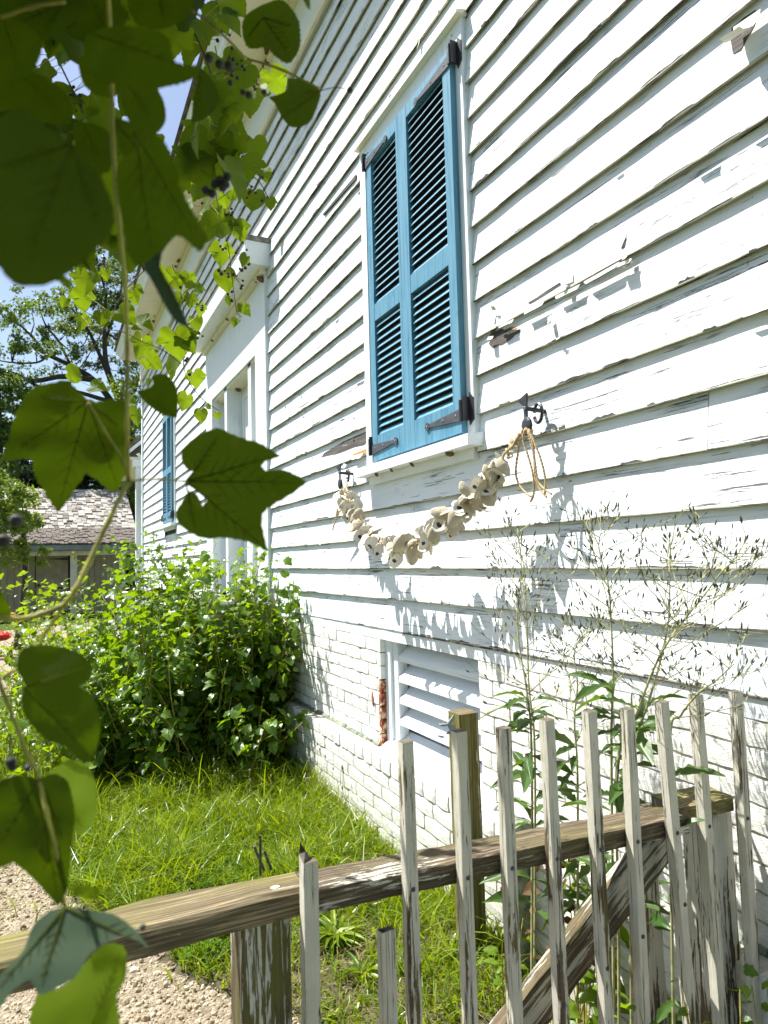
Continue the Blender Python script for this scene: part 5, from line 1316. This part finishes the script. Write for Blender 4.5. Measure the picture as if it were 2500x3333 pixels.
leafy_weed('dark shaded vine leaves in the bottom right corner', 2440, 3150, 1.08, 8, (0.03, 0.04), MAT['bush'], G_MUL, 0.2)
leafy_weed('dark lobed weed climbing the right hand gate boards', 2270, 3180, 1.12, 4, (0.022, 0.03), MAT['bush'], G_MUL, 0.12)
leafy_weed('withered brown leaved weed behind the fence rail', 1840, 2780, 1.75, 8, (0.025, 0.045), MAT['deadleaf'], G_MUL, 0.18, 'withered_weed')
leafy_weed('yellowing lettuce leaves beside the withered weed', 1880, 2640, 1.7, 3, (0.07, 0.09), MAT['leaf_yellow_lit'], G_LANCE, 0.15)
# plantain tufts and their seed heads
def rosette(label, px, py, n, s):
    p = onZ(px, py, GZ); root = thing('plantain_tuft', label, 'weed', p); f = Foliage()
    for i in range(n):
        a = random.uniform(0, 6.28); q = Vector((p[0], p[1], GZ + 0.005)) + rv(0.01); q.z = GZ + 0.005
        f.add(q, Vector((math.cos(a), math.sin(a), random.uniform(0.3, 1.4))), Vector((-math.cos(a), -math.sin(a), 1)), s * random.uniform(0.6, 1.2))
    f.build(root, [leaf_geo([(x * 0.26, y) for x, y in outline_oval()], 0.9, 0.5, 0.03, seed=4)], MAT['grass'], 60)
rosette('thick tuft of broad grass like leaves behind the broken picket', 1090, 3070, 120, 0.12)
rosette('smaller leafy tuft on the bare soil right of the near post', 1180, 3180, 26, 0.09)
rosette('ragged leafy tuft in the grass near the clover', 700, 2790, 30, 0.11)
sd = None
for i in range(22):
    px = random.uniform(700, 1240); py = random.uniform(2540, 2700); p = Vector(onZ(px, py + 40, GZ)); p.x = min(p.x, -0.16); h = random.uniform(0.22, 0.36)
    r_ = thing('plantain_stalk', 'thin bare stalk with a small brown seed head standing out of the grass', 'weed', p, group='plantain seed stalks in the grass')
    q = p + Vector((random.gauss(0, 0.03), random.gauss(0, 0.03), h))
    MB().tube([p, p.lerp(q, 0.5) + rv(0.008), q], [0.0014, 0.001, 0.0008], 4).build('stalk', MAT['lettstem'], r_)
    MB().ball(q, 0.0055, n=6, sq=(1, 1, 2.2)).build('seed_head', MAT['seedhead'], r_)

# ------------------------------------------------------------------ grapevine shoots hanging into the view
def near_leaf(par, px, depth, tilt=(0, 0), bulge=0.02, mat='vineleaf', veins=None, pet=None, serrate=0.012, org=None, tot=None):
    """one big leaf: outline measured in the photo, set on a tilted plane at its own distance, cupped and veined"""
    cx_ = sum(p[0] for p in px) / len(px); cy_ = sum(p[1] for p in px) / len(px)
    C = far(cx_, cy_, depth); fw = -RW[:, 2]; rt = RW[:, 0]; up = RW[:, 1]
    nrm = -fw + rt * tilt[0] + up * tilt[1]; nrm = nrm / np.linalg.norm(nrm)
    def on(p):
        r = ray(*p); return CAM + r * (np.dot(C - CAM, nrm) / np.dot(r, nrm))
    ux = rt - nrm * np.dot(rt, nrm); ux /= np.linalg.norm(ux); uy = np.cross(nrm, ux)
    P = [on(p) for p in px]; Q2 = [np.array([np.dot(p - C, ux), np.dot(p - C, uy)]) for p in P]
    # dense serrated outline
    O = []; n = len(Q2); size = max(np.linalg.norm(q) for q in Q2)
    area = sum(Q2[i][0] * Q2[(i + 1) % n][1] - Q2[(i + 1) % n][0] * Q2[i][1] for i in range(n)); sg = 1 if area > 0 else -1
    for i in range(n):
        a, b = Q2[i], Q2[(i + 1) % n]; p0, p3 = Q2[i - 1], Q2[(i + 2) % n]; d = b - a; L = np.linalg.norm(d); m = max(1, int(L / (size * 0.10))); nn = np.array([d[1], -d[0]]) / (L + 1e-9) * sg
        def tg(u, v, w_):      # rounded, but pointed tips stay pointed
            e1, e2 = v - u, w_ - v; c_ = np.dot(e1, e2) / (np.linalg.norm(e1) * np.linalg.norm(e2) + 1e-12); return (w_ - u) * 0.5 * (1.0 if c_ > -0.1 else 0.15)
        ta = tg(p0, a, b) * min(1, L / (np.linalg.norm(a - p0) + 1e-9)); tb_ = tg(a, b, p3) * min(1, L / (np.linalg.norm(p3 - b) + 1e-9))
        def hm(u): return (2 * u ** 3 - 3 * u * u + 1) * a + (u ** 3 - 2 * u * u + u) * ta + (3 * u * u - 2 * u ** 3) * b + (u ** 3 - u * u) * tb_
        for k in range(m):
            O.append(hm(k / m)); O.append(hm((k + 0.65) / m) + nn * serrate * size * random.uniform(0.6, 2.2))
    inner = []; g = size / 7
    lo = np.min(O, 0); hi = np.max(O, 0); nO = len(O)
    def inside(q):
        c = False
        for i in range(nO):
            a, b = O[i], O[(i + 1) % nO]
            if (a[1] > q[1]) != (b[1] > q[1]) and q[0] < (b[0] - a[0]) * (q[1] - a[1]) / (b[1] - a[1]) + a[0]: c = not c
        return c
    y = lo[1] + g / 2
    while y < hi[1]:
        x = lo[0] + g / 2
        while x < hi[0]:
            q = np.array([x + random.uniform(-.2, .2) * g, y + random.uniform(-.2, .2) * g])
            if inside(q) and min(np.linalg.norm(q - o) for o in O) > g * 0.35: inner.append(q)
            x += g
        y += g
    pts = [Vector((float(q[0]), float(q[1]))) for q in O + inner]
    vv, ee, ff, *_ = delaunay_2d_cdt(pts, [], [list(range(nO))], 1, 1e-7)
    s0 = random.uniform(0, 50); pq = Q2[0] * 0 if pet is None else np.array([np.dot(on(pet) - C, ux), np.dot(on(pet) - C, uy)])
    def lift(x, y):
        r2 = ((x / size) ** 2 + (y / size) ** 2)
        return bulge * size * 8 * (0.12 - 0.35 * r2) * 0.5 + size * 0.05 * noise.noise(Vector((x / size * 2.2 + s0, y / size * 2.2, 0)))
    def W(x, y, e=0.0): return C + ux * x + uy * y + nrm * (lift(x, y) + e)
    org3 = Vector(W(*pq))
    V = [Vector(W(v.x, v.y)) - org3 for v in vv]; F = [tuple(f) for f in ff if len(f) >= 3]
    me = npmesh('leaf', V, F, [MAT[mat]], smooth=True); o = part('leaf', me, par, loc=org3)
    if pet is not None:
        vm = MB(); far_pts = sorted(Q2, key=lambda q: -np.linalg.norm(q - pq))[:1]
        tips = veins or []
        tl = [np.array([np.dot(on(t) - C, ux), np.dot(on(t) - C, uy)]) for t in tips] or far_pts
        for t in tl:
            m = 8; rr = size * 0.013
            vm.tube([W(*(pq + (t - pq) * (k / m) * 0.93), size * 0.013) for k in range(m + 1)], [rr * (1 - 0.75 * k / m) for k in range(m + 1)], 5)
            L = np.linalg.norm(t - pq); dd = (t - pq) / (L + 1e-9); pp = np.array([-dd[1], dd[0]])
            for k in range(2, 7):
                for sgn in (-1, 1):
                    a = pq + dd * L * k / 8; b = a + (dd * 0.8 + pp * sgn * 0.75) * L * 0.26 * (1 - k / 9)
                    if inside(b): vm.tube([W(*a, size * 0.014), W(*((a + b) / 2), size * 0.014), W(*b, size * 0.012)], [rr * 0.4, rr * 0.3, rr * 0.15], 4, cap=False)
        vm2 = [Vector(v) for v in vm.v]
        part('vein', npmesh('vein', [v - org3 for v in vm2], vm.f, [MAT['vein']], smooth=True), o, loc=org3)
    return o
def sc(pts, k, ox=0, oy=0): return [(ox + x / k, oy + y / k) for x, y in pts]
def stemline(par, pts, depth, r, mat='vinestem', name='stem'):
    P = [Vector(far(x, y, d)) for (x, y), d in zip(pts, depth if hasattr(depth, '__len__') else [depth] * len(pts))]
    n = 5 * (len(P) - 1); C = [cat3(P, i / n) + rv(r * 0.12) for i in range(n + 1)]; rr = [r * (1.0 + 0.10 * nz(i * 0.7, r * 1000)) for i in range(n + 1)]
    for k in range(0, len(P)):
        rr[min(k * 5, n)] *= 1.35
    return MB().tube(C, rr, 8).build(name, MAT[mat], par, smooth=True)
def vine(label, anchor):
    return thing('grapevine_shoot', label, 'vine', Vector(far(*anchor)), group='grapevine shoots hanging into the view')
va = vine('nearest blurred vine shoot with big dark lobed leaves crossing the whole left side', (370, 500, 0.46))
stemline(va, [(350, -60), (362, 200), (368, 480), (385, 700), (405, 900), (415, 1120), (414, 1380), (418, 1570)], [0.40, 0.41, 0.43, 0.44, 0.45, 0.46, 0.46, 0.47], 0.0013)
stemline(va, [(418, 1570), (350, 1700), (290, 1830), (245, 1920), (205, 1975)], [0.47, 0.46, 0.45, 0.44, 0.44], 0.0016)
stemline(va, [(215, 1965), (130, 2000), (30, 2015), (-60, 1990)], [0.44, 0.44, 0.43, 0.43], 0.0017)
stemline(va, [(205, 1975), (150, 2060), (100, 2150), (30, 2190), (-40, 2230)], [0.44, 0.45, 0.46, 0.47, 0.47], 0.0011)
stemline(va, [(418, 1570), (460, 1562), (520, 1560), (610, 1568)], 0.47, 0.0007)
stemline(va, [(418, 1570), (400, 1500), (340, 1400), (287, 1310)], 0.47, 0.0008)
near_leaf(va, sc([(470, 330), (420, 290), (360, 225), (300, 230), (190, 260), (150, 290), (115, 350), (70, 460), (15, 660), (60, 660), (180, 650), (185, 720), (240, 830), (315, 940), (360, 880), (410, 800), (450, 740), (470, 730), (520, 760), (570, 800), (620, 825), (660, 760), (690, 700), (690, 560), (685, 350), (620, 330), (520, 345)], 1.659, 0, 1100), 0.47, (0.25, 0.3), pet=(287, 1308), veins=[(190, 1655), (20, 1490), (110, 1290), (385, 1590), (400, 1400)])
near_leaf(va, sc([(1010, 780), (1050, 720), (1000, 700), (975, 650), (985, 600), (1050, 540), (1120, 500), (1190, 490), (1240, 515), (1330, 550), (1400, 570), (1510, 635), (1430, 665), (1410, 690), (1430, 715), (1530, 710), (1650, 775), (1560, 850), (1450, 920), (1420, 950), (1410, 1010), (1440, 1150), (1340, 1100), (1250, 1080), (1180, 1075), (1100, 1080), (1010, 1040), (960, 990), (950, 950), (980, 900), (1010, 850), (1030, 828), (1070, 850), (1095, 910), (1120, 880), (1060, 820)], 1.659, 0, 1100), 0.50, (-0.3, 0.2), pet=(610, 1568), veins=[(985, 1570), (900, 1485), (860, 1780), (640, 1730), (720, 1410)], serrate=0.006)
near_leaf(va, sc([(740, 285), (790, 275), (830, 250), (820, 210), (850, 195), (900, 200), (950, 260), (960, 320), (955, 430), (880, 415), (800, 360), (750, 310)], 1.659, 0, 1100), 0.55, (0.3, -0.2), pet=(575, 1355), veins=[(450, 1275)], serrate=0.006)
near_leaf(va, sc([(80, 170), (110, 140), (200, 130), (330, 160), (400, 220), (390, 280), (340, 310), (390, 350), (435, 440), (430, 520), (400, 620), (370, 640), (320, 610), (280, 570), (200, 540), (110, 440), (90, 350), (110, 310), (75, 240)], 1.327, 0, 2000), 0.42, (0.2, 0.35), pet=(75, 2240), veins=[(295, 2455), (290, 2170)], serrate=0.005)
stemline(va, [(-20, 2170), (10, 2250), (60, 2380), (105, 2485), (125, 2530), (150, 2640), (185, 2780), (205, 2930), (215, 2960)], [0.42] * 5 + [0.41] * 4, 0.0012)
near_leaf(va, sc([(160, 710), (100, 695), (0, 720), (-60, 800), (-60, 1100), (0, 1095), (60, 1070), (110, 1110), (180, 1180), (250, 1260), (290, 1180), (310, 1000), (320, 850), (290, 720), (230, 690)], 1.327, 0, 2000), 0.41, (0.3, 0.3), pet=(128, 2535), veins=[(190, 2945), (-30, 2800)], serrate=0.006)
near_leaf(va, sc([(190, 700), (300, 630), (350, 640), (400, 690), (415, 800), (400, 900), (340, 950), (300, 900), (260, 800)], 1.327, 0, 2000), 0.43, (-0.5, 0.5), mat='leaf_yellow_lit', pet=(150, 2530), veins=[(280, 2700)], serrate=0.02)
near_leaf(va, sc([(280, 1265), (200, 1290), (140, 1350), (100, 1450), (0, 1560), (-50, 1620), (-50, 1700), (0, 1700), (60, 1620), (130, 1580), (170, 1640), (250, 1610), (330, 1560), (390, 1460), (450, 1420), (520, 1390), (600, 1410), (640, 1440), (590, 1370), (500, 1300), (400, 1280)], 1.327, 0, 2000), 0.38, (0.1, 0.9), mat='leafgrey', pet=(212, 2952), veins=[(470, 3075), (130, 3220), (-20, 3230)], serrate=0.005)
near_leaf(va, sc([(160, 1640), (130, 1790), (520, 1790), (500, 1650), (545, 1560), (540, 1450), (480, 1420), (400, 1470), (330, 1560), (250, 1620)], 1.327, 0, 2000), 0.42, (-0.2, 0.5), pet=(300, 3340), veins=[(390, 3100)], mat='leaf_yellow_lit')
near_leaf(va, sc([(290, 1180), (340, 1170), (430, 1180), (435, 1205), (400, 1230), (330, 1210)], 1.327, 0, 2000), 0.43, (0.4, 0.4), mat='leaf_yellow_lit')
near_leaf(va, [(-60, 1900), (0, 1920), (25, 1960), (35, 2000), (0, 2020), (-60, 2000)], 0.43, mat='vineleaf')
# upper left mass
near_leaf(va, sc([(0, 520), (100, 480), (200, 560), (330, 650), (430, 760), (490, 880), (500, 1000), (440, 1090), (330, 1180), (250, 1240), (160, 1265), (60, 1250), (0, 1180), (-80, 1100), (-80, 600)], 1.36), 0.30, (0.35, 0.1), pet=(235, 470), veins=[(80, 880), (330, 760), (-30, 560)], serrate=0.008)
near_leaf(va, sc([(60, 1200), (110, 1180), (250, 1210), (310, 1240), (310, 1290), (290, 1270), (250, 1240), (160, 1265)], 1.36), 0.34, (0.3, 0.3), mat='leaf_yellow_lit')
near_leaf(va, sc([(600, 640), (700, 600), (770, 800), (900, 1040), (865, 1090), (760, 1010), (690, 1080), (600, 1150), (560, 1100), (520, 900), (500, 700)], 1.327), 0.36, (-0.2, 0.2), pet=(440, 430), veins=[(500, 850), (650, 790)], serrate=0.01)
near_leaf(va, sc([(380, 150), (560, 110), (720, 160), (760, 270), (860, 280), (850, 330), (640, 390), (520, 360), (420, 350), (360, 250)], 1.327), 0.38, (0.1, -0.2), pet=(300, 110), veins=[(640, 230)])
near_leaf(va, sc([(820, 900), (830, 950), (700, 1090), (690, 1150), (760, 1280), (815, 1410), (760, 1390), (700, 1300), (650, 1200), (620, 1150), (660, 1060), (700, 990), (780, 920)], 1.327), 0.40, (-0.3, 0.3), mat='leafgrey', pet=(500, 830), veins=[(600, 1050), (615, 700)], serrate=0.002)
near_leaf(va, sc([(870, 290), (930, 370), (945, 440), (900, 500), (830, 530), (835, 430), (850, 350)], 1.327), 0.6, (0.5, 0.1), pet=(655, 225), veins=[(630, 395)])
near_leaf(va, sc([(650, 150), (640, 230), (600, 275), (540, 250), (500, 210), (430, 215), (395, 160), (400, 90), (470, 20), (560, 0), (610, 40), (640, 90)], 1.36, 500, 0), 0.62, (-0.3, 0.4), pet=(860, 60), veins=[(950, 190), (800, 130), (960, 90)])
near_leaf(va, sc([(600, 345), (700, 365), (735, 400), (730, 450), (690, 540), (620, 560), (570, 520), (540, 460), (510, 430), (590, 400)], 1.36, 500, 0), 0.66, (0.2, 0.3), pet=(1038, 296), veins=[(900, 400), (960, 310)])
near_leaf(va, sc([(-20, 0), (160, -20), (300, -10), (420, 20), (300, 110), (200, 180), (100, 150), (0, 190), (-40, 100)], 1.36), 0.45, (0.2, -0.3), pet=(200, 20), veins=[(0, 100), (140, 120)])
near_leaf(va, sc([(-60, 120), (60, 90), (170, 160), (180, 240), (120, 330), (0, 360), (-60, 300)], 1.36), 0.42, (-0.1, 0.1), pet=(10, 50), veins=[(60, 220)])
near_leaf(va, sc([(-60, 290), (60, 300), (180, 330), (280, 400), (320, 470), (300, 550), (200, 540), (100, 490), (0, 480), (-60, 430)], 1.36), 0.48, (0.2, 0.2), pet=(0, 190), veins=[(210, 370)])
near_leaf(va, sc([(200, 20), (330, -10), (480, -20), (560, 60), (520, 160), (430, 200), (350, 180), (280, 130), (240, 90)], 1.36), 0.50, (0.2, 0.1), pet=(300, -10), veins=[(350, 110)])
near_leaf(va, sc([(560, -20), (840, -20), (850, 40), (780, 110), (700, 130), (600, 100)], 1.36), 0.5, (-0.2, 0.2), pet=(520, -10), veins=[(540, 70)])
near_leaf(va, sc([(360, 250), (540, 250), (560, 330), (520, 420), (430, 420), (370, 370)], 1.36), 0.52, (0.2, 0.3), pet=(380, 170), veins=[(350, 290)])
near_leaf(va, sc([(530, 330), (650, 350), (720, 440), (730, 540), (680, 590), (590, 560), (540, 460)], 1.36), 0.47, (0.2, 0.3), pet=(395, 240), veins=[(500, 400)])
near_leaf(va, sc([(500, 520), (640, 560), (730, 640), (790, 780), (760, 860), (660, 860), (600, 780), (540, 680)], 1.36), 0.44, (0.2, 0.3), pet=(370, 390), veins=[(540, 600)])
near_leaf(va, sc([(480, 700), (560, 740), (600, 850), (560, 1000), (500, 1040), (440, 960), (450, 800)], 1.36), 0.5, (0.4, 0.3), mat='leaf_yellow_lit', pet=(375, 530), veins=[(390, 750)])
near_leaf(va, sc([(330, 540), (450, 560), (500, 640), (480, 760), (420, 760), (340, 660)], 1.36), 0.46, (0.1, 0.3), pet=(270, 400), veins=[(330, 540)])
for (a, b, dd) in (((0, 60), (210, 5), 0.42), ((250, 5), (330, 180), 0.55), ((620, 30), (800, 190), 0.62), ((800, 190), (1040, 290), 0.66), ((330, 420), (220, 480), 0.5)):
    stemline(va, [a, ((a[0] + b[0]) / 2, (a[1] + b[1]) / 2 - 12), b], dd, 0.0011, 'vinestem')
stemline(va, [(1038, 296), (1090, 285), (1128, 290)], 0.66, 0.0004, 'vinebrown'); MB().ball(far(1139, 293, 0.66), 0.0028, n=10).build('berry', MAT['berry'], va)
for (x, y, d, r) in ((52, 1695, 0.5, 0.008), (10, 1760, 0.5, 0.008), (40, 2495, 0.42, 0.004), (90, 2500, 0.42, 0.0035), (465, 3018, 0.4, 0.003), (35, 2480, 0.42, 0.005), (680, 190, 0.55, 0.006), (745, 215, 0.55, 0.006), (715, 210, 0.58, 0.006), (1000, 0, 0.6, 0.001), (790, 300, 0.6, 0.004), (810, 310, 0.6, 0.005), (750, 270, 0.6, 0.004), (860, 300, 0.6, 0.004)):
    MB().ball(far(x, y, d), r * 0.62, n=12).build('berry', MAT['berry'], va)
for (x, y) in ((700, 600), (690, 630), (715, 585), (725, 610), (740, 575), (670, 620), (735, 600), (165, 340), (190, 345), (180, 365), (200, 355)):
    MB().ball(far(x, y, 0.55), 0.0034, n=12).build('berry', MAT['berry'], va)

# mid distance shoots, in focus
def mid_vine(label, pts, depth, leafs, berries, r=0.0018, mat='vinebrown', msz=1.0):
    v = vine(label, (pts[0][0], pts[0][1], depth)); stemline(v, pts, depth, r * 0.5, mat)
    gm = [npmesh('leaf', V, F, [MAT['vinemid']], smooth=True) for V, F in (G_HEART + G_GRAPE)]
    for (x, y, s, ang) in leafs:      # centre of leaf, size px, tip direction in degrees (0 right, 90 down)
        z = depth + random.uniform(-0.12, 0.12); size = s / 2250 * z * 0.9; a = rad(ang)
        tip = RW[:, 0] * math.cos(a) - RW[:, 1] * math.sin(a) + RW[:, 2] * random.uniform(-0.4, 0.4)
        nr = RW[:, 2] * random.choice((0.9, 0.9, -0.9)) + np.array(rv(0.4)) + RW[:, 1] * 0.5
        Rm = frames(np.array([tip]), np.array([nr]))[0]; c = far(x, y, z) - tip / np.linalg.norm(tip) * size * 0.45
        part('leaf', random.choice(gm), v, mat4=Matrix([[*(Rm[i] * size), c[i]] for i in range(3)] + [[0, 0, 0, 1]]))
        # petiole to the nearest stem point
        sp = min(([pts[0]] + [(pts[i][0] + (pts[i + 1][0] - pts[i][0]) * k / 6, pts[i][1] + (pts[i + 1][1] - pts[i][1]) * k / 6) for i in range(len(pts) - 1) for k in range(7)]), key=lambda q: (q[0] - x) ** 2 + (q[1] - y) ** 2)
        MB().tube([far(sp[0], sp[1], depth), Vector(c)], 0.0006 * depth / 1.5, 4).build('petiole', MAT['vinestem'], v)
    for (x, y, k) in berries:
        b = MB(); sp = min(pts, key=lambda q: (q[0] - x) ** 2 + (q[1] - y) ** 2); c0 = Vector(far(x, y, depth)); c1 = Vector(far(sp[0], sp[1], depth)).lerp(c0, 0.5)
        for i in range(k):
            q = c0 + Vector([random.gauss(0, 0.011) for _ in range(3)]) * depth / 1.6; b.ball(q, 0.0040 * depth / 1.6 * random.uniform(0.7, 1.2), n=8)
            b.tube([c1, q], 0.0005, 3, cap=False, m=1)
        b.build('berry_cluster', [MAT['berry'], MAT['vinebrown']], v, smooth=True, kind='stuff')
SKYGAPS = [(565, 370, 85, 135), (172, 195, 75, 75), (30, 372, 90, 60), (200, 425, 70, 60), (640, 235, 50, 60), (228, 290, 60, 60)]
def rnd_leaves(x0, x1, y0, y1, n, s0, s1):
    L = [(random.uniform(x0, x1), random.uniform(y0, y1), random.uniform(s0, s1), random.uniform(40, 140)) for _ in range(n)]
    return [l for l in L if not any(((l[0] - a) / w) ** 2 + ((l[1] - b) / h) ** 2 < 1 for a, b, w, h in SKYGAPS)]
mid_vine('hanging shoot with berries ending level with the eave, right of all others', [(700, 150), (745, 360), (790, 500), (815, 560), (850, 600), (875, 648)], 1.5,
         [(830, 485, 85, 80), (862, 570, 60, 70), (826, 655, 80, 95), (880, 665, 42, 90), (775, 575, 85, 100), (745, 450, 110, 95), (700, 510, 70, 110), (780, 300, 90, 80), (820, 330, 110, 100), (900, 270, 90, 60)], [(785, 525, 6), (825, 560, 5), (818, 620, 7), (770, 440, 4), (870, 645, 1)])
mid_vine('long berried shoot hanging in front of the door hood', [(640, 400), (690, 560), (715, 700), (742, 800), (755, 900), (770, 1010), (785, 1030)], 1.65,
         [(733, 655, 50, 90), (715, 735, 110, 80), (780, 755, 70, 70), (720, 830, 75, 95), (735, 915, 80, 80), (795, 850, 45, 120), (745, 980, 35, 100), (800, 1010, 50, 60), (765, 1050, 35, 110), (680, 700, 90, 100), (660, 770, 80, 90), (760, 635, 40, 60), (620, 590, 80, 90), (560, 640, 110, 80), (585, 700, 100, 100), (690, 420, 120, 80), (650, 600, 120, 100)], [(745, 700, 9), (735, 790, 4), (790, 830, 7), (735, 880, 6), (778, 905, 8), (750, 960, 4)])
mid_vine('curving shoot trailing towards the door post', [(560, 860), (590, 960), (600, 1060), (598, 1190), (620, 1250), (660, 1300), (715, 1338)], 1.8,
         [(575, 920, 60, 60), (610, 910, 50, 100), (640, 940, 60, 70), (620, 980, 50, 90), (650, 1010, 45, 90), (640, 1055, 55, 80), (575, 1120, 105, 80), (615, 1115, 80, 60), (565, 1195, 85, 110), (610, 1075, 35, 90), (635, 1235, 60, 80), (600, 1310, 65, 110), (655, 1355, 50, 90), (707, 1355, 25, 90), (680, 1325, 25, 30), (580, 980, 55, 120), (540, 900, 60, 90)], [(615, 950, 5), (655, 1000, 4), (600, 1165, 3), (612, 1220, 1), (655, 1075, 3)])
mid_vine('slanting shoot crossing the sky below the big dark leaf', [(470, 880), (405, 950), (345, 1060), (280, 1170), (245, 1215), (225, 1260)], 1.5,
         [(335, 1040, 60, 80), (410, 1030, 85, 40), (245, 1222, 75, 20), (280, 920, 90, 100), (270, 980, 75, 90), (265, 1050, 55, 100), (345, 895, 40, 90), (405, 900, 50, 90), (430, 950, 60, 100), (320, 1262, 60, 10), (440, 970, 50, 80), (210, 985, 40, 110)], [(330, 870, 4), (310, 850, 3)], 0.0022)
mid_vine('thin shoot running across to the house eave', [(300, 1060), (345, 1072), (400, 1080), (460, 1110), (530, 1140), (590, 1185)], 1.6,
         [(465, 1060, 75, 20), (455, 1130, 80, 110), (500, 1180, 70, 30), (480, 1245, 30, 90), (425, 1310, 50, 10), (445, 1360, 65, 100)], [])
mid_vine('upper tangle of small leaves and berries behind the big dark leaves', [(60, -40), (150, 120), (240, 300), (300, 420), (420, 520), (520, 560)], 1.2,
         rnd_leaves(-40, 560, -40, 560, 46, 90, 170), [(240, 320, 5), (250, 340, 4), (205, 430, 4), (230, 300, 4)], 0.003)
mid_vine('leafy tangle filling the gap below the top frame edge', [(560, -60), (640, 120), (690, 250), (720, 400), (740, 520)], 1.3,
         rnd_leaves(540, 800, -40, 640, 42, 90, 150) , [(690, 120, 6), (580, 60, 4), (760, 200, 6), (770, 230, 5), (560, 110, 4)], 0.003)
mid_vine('dense leaves of the upper left corner, many added hidden to block sky light', [(0, 100), (150, 400), (330, 600), (430, 800), (470, 880)], 0.95,
         rnd_leaves(-60, 480, 430, 830, 85, 120, 190) + rnd_leaves(-60, 430, 0, 170, 24, 120, 200), [], 0.003)  # extra leaves hidden behind the big leaf block sky light through it
rl = near_leaf(va, [(715, 500), (745, 520), (740, 545), (730, 560), (722, 530)], 1.5, mat='redleaf')

# ------------------------------------------------------------------ unseen vine leaves added above the picture to shade the near leaves
shade_lv = thing('added_shade_leaves', 'added unseen grape leaves above the view, placed to shade the near leaves', 'vine', tuple(far(300, -500, 0.8)))
random.seed(77)
fo = Foliage(); cen = [far(x, y, d) for x, y, d in ((170, 700, .3), (100, 600, .3), (250, 900, .3), (450, 800, .4), (170, 700, .3), (450, 800, .4), (500, 250, .4), (100, 300, .45), (880, 120, .62), (970, 340, .66), (640, 700, .36), (300, 100, .45), (400, 500, .6), (600, 500, 1.3), (550, 200, 1.2), (300, 600, .9), (620, 300, 1.3), (500, 400, 1.1), (700, 550, 1.4), (250, 200, 1.0))]  # cen: near leaves that the added leaves keep out of the sun
LIT = [(far(x, y, d), r) for x, y, d, r in ((180, 1480, .47, .13), (340, 1290, .55, .06), (210, 2250, .42, .10), (120, 2700, .41, .1), (240, 2600, .43, .08), (200, 3150, .38, .1), (880, 120, .62, .05))]  # near leaves left in the sun, no added leaf crosses their light
tries = 0
while len(fo.p) < 900 and tries < 60000:
    tries += 1
    p = random.choice(cen) + SUN * random.uniform(0.15, 1.5) + np.array(rv(0.09))
    c = RW.T @ (p - CAM)
    if c[2] < -0.05:
        x, y = 1250 + 2250 * c[0] / -c[2], 1666.5 - 2250 * c[1] / -c[2]; m = 0.09 * 2250 / -c[2]
        if -m < x < 2500 + m and -m < y < 3333 + m: continue
    if any(np.linalg.norm(np.cross(p - q, SUN)) < rr for q, rr in LIT): continue
    fo.add(p, Vector((random.gauss(0, 0.6), random.gauss(0, 0.6), -0.6)), Vector((-0.3, 0.3, 1)) + rv(0.4), random.uniform(0.07, 0.13))
fo.build(shade_lv, G_GRAPE, MAT['vineleaf'], 0)
MB().tube([far(300, -160, 0.7), far(200, -500, 0.8), far(-200, -800, 0.9)], 0.004, 6).tube([far(650, -160, 0.9), far(500, -500, 0.9), far(200, -800, 0.9)], 0.004, 6).build('stem', MAT['vinebrown'], shade_lv, smooth=True)  # made-up stems among the added shading leaves
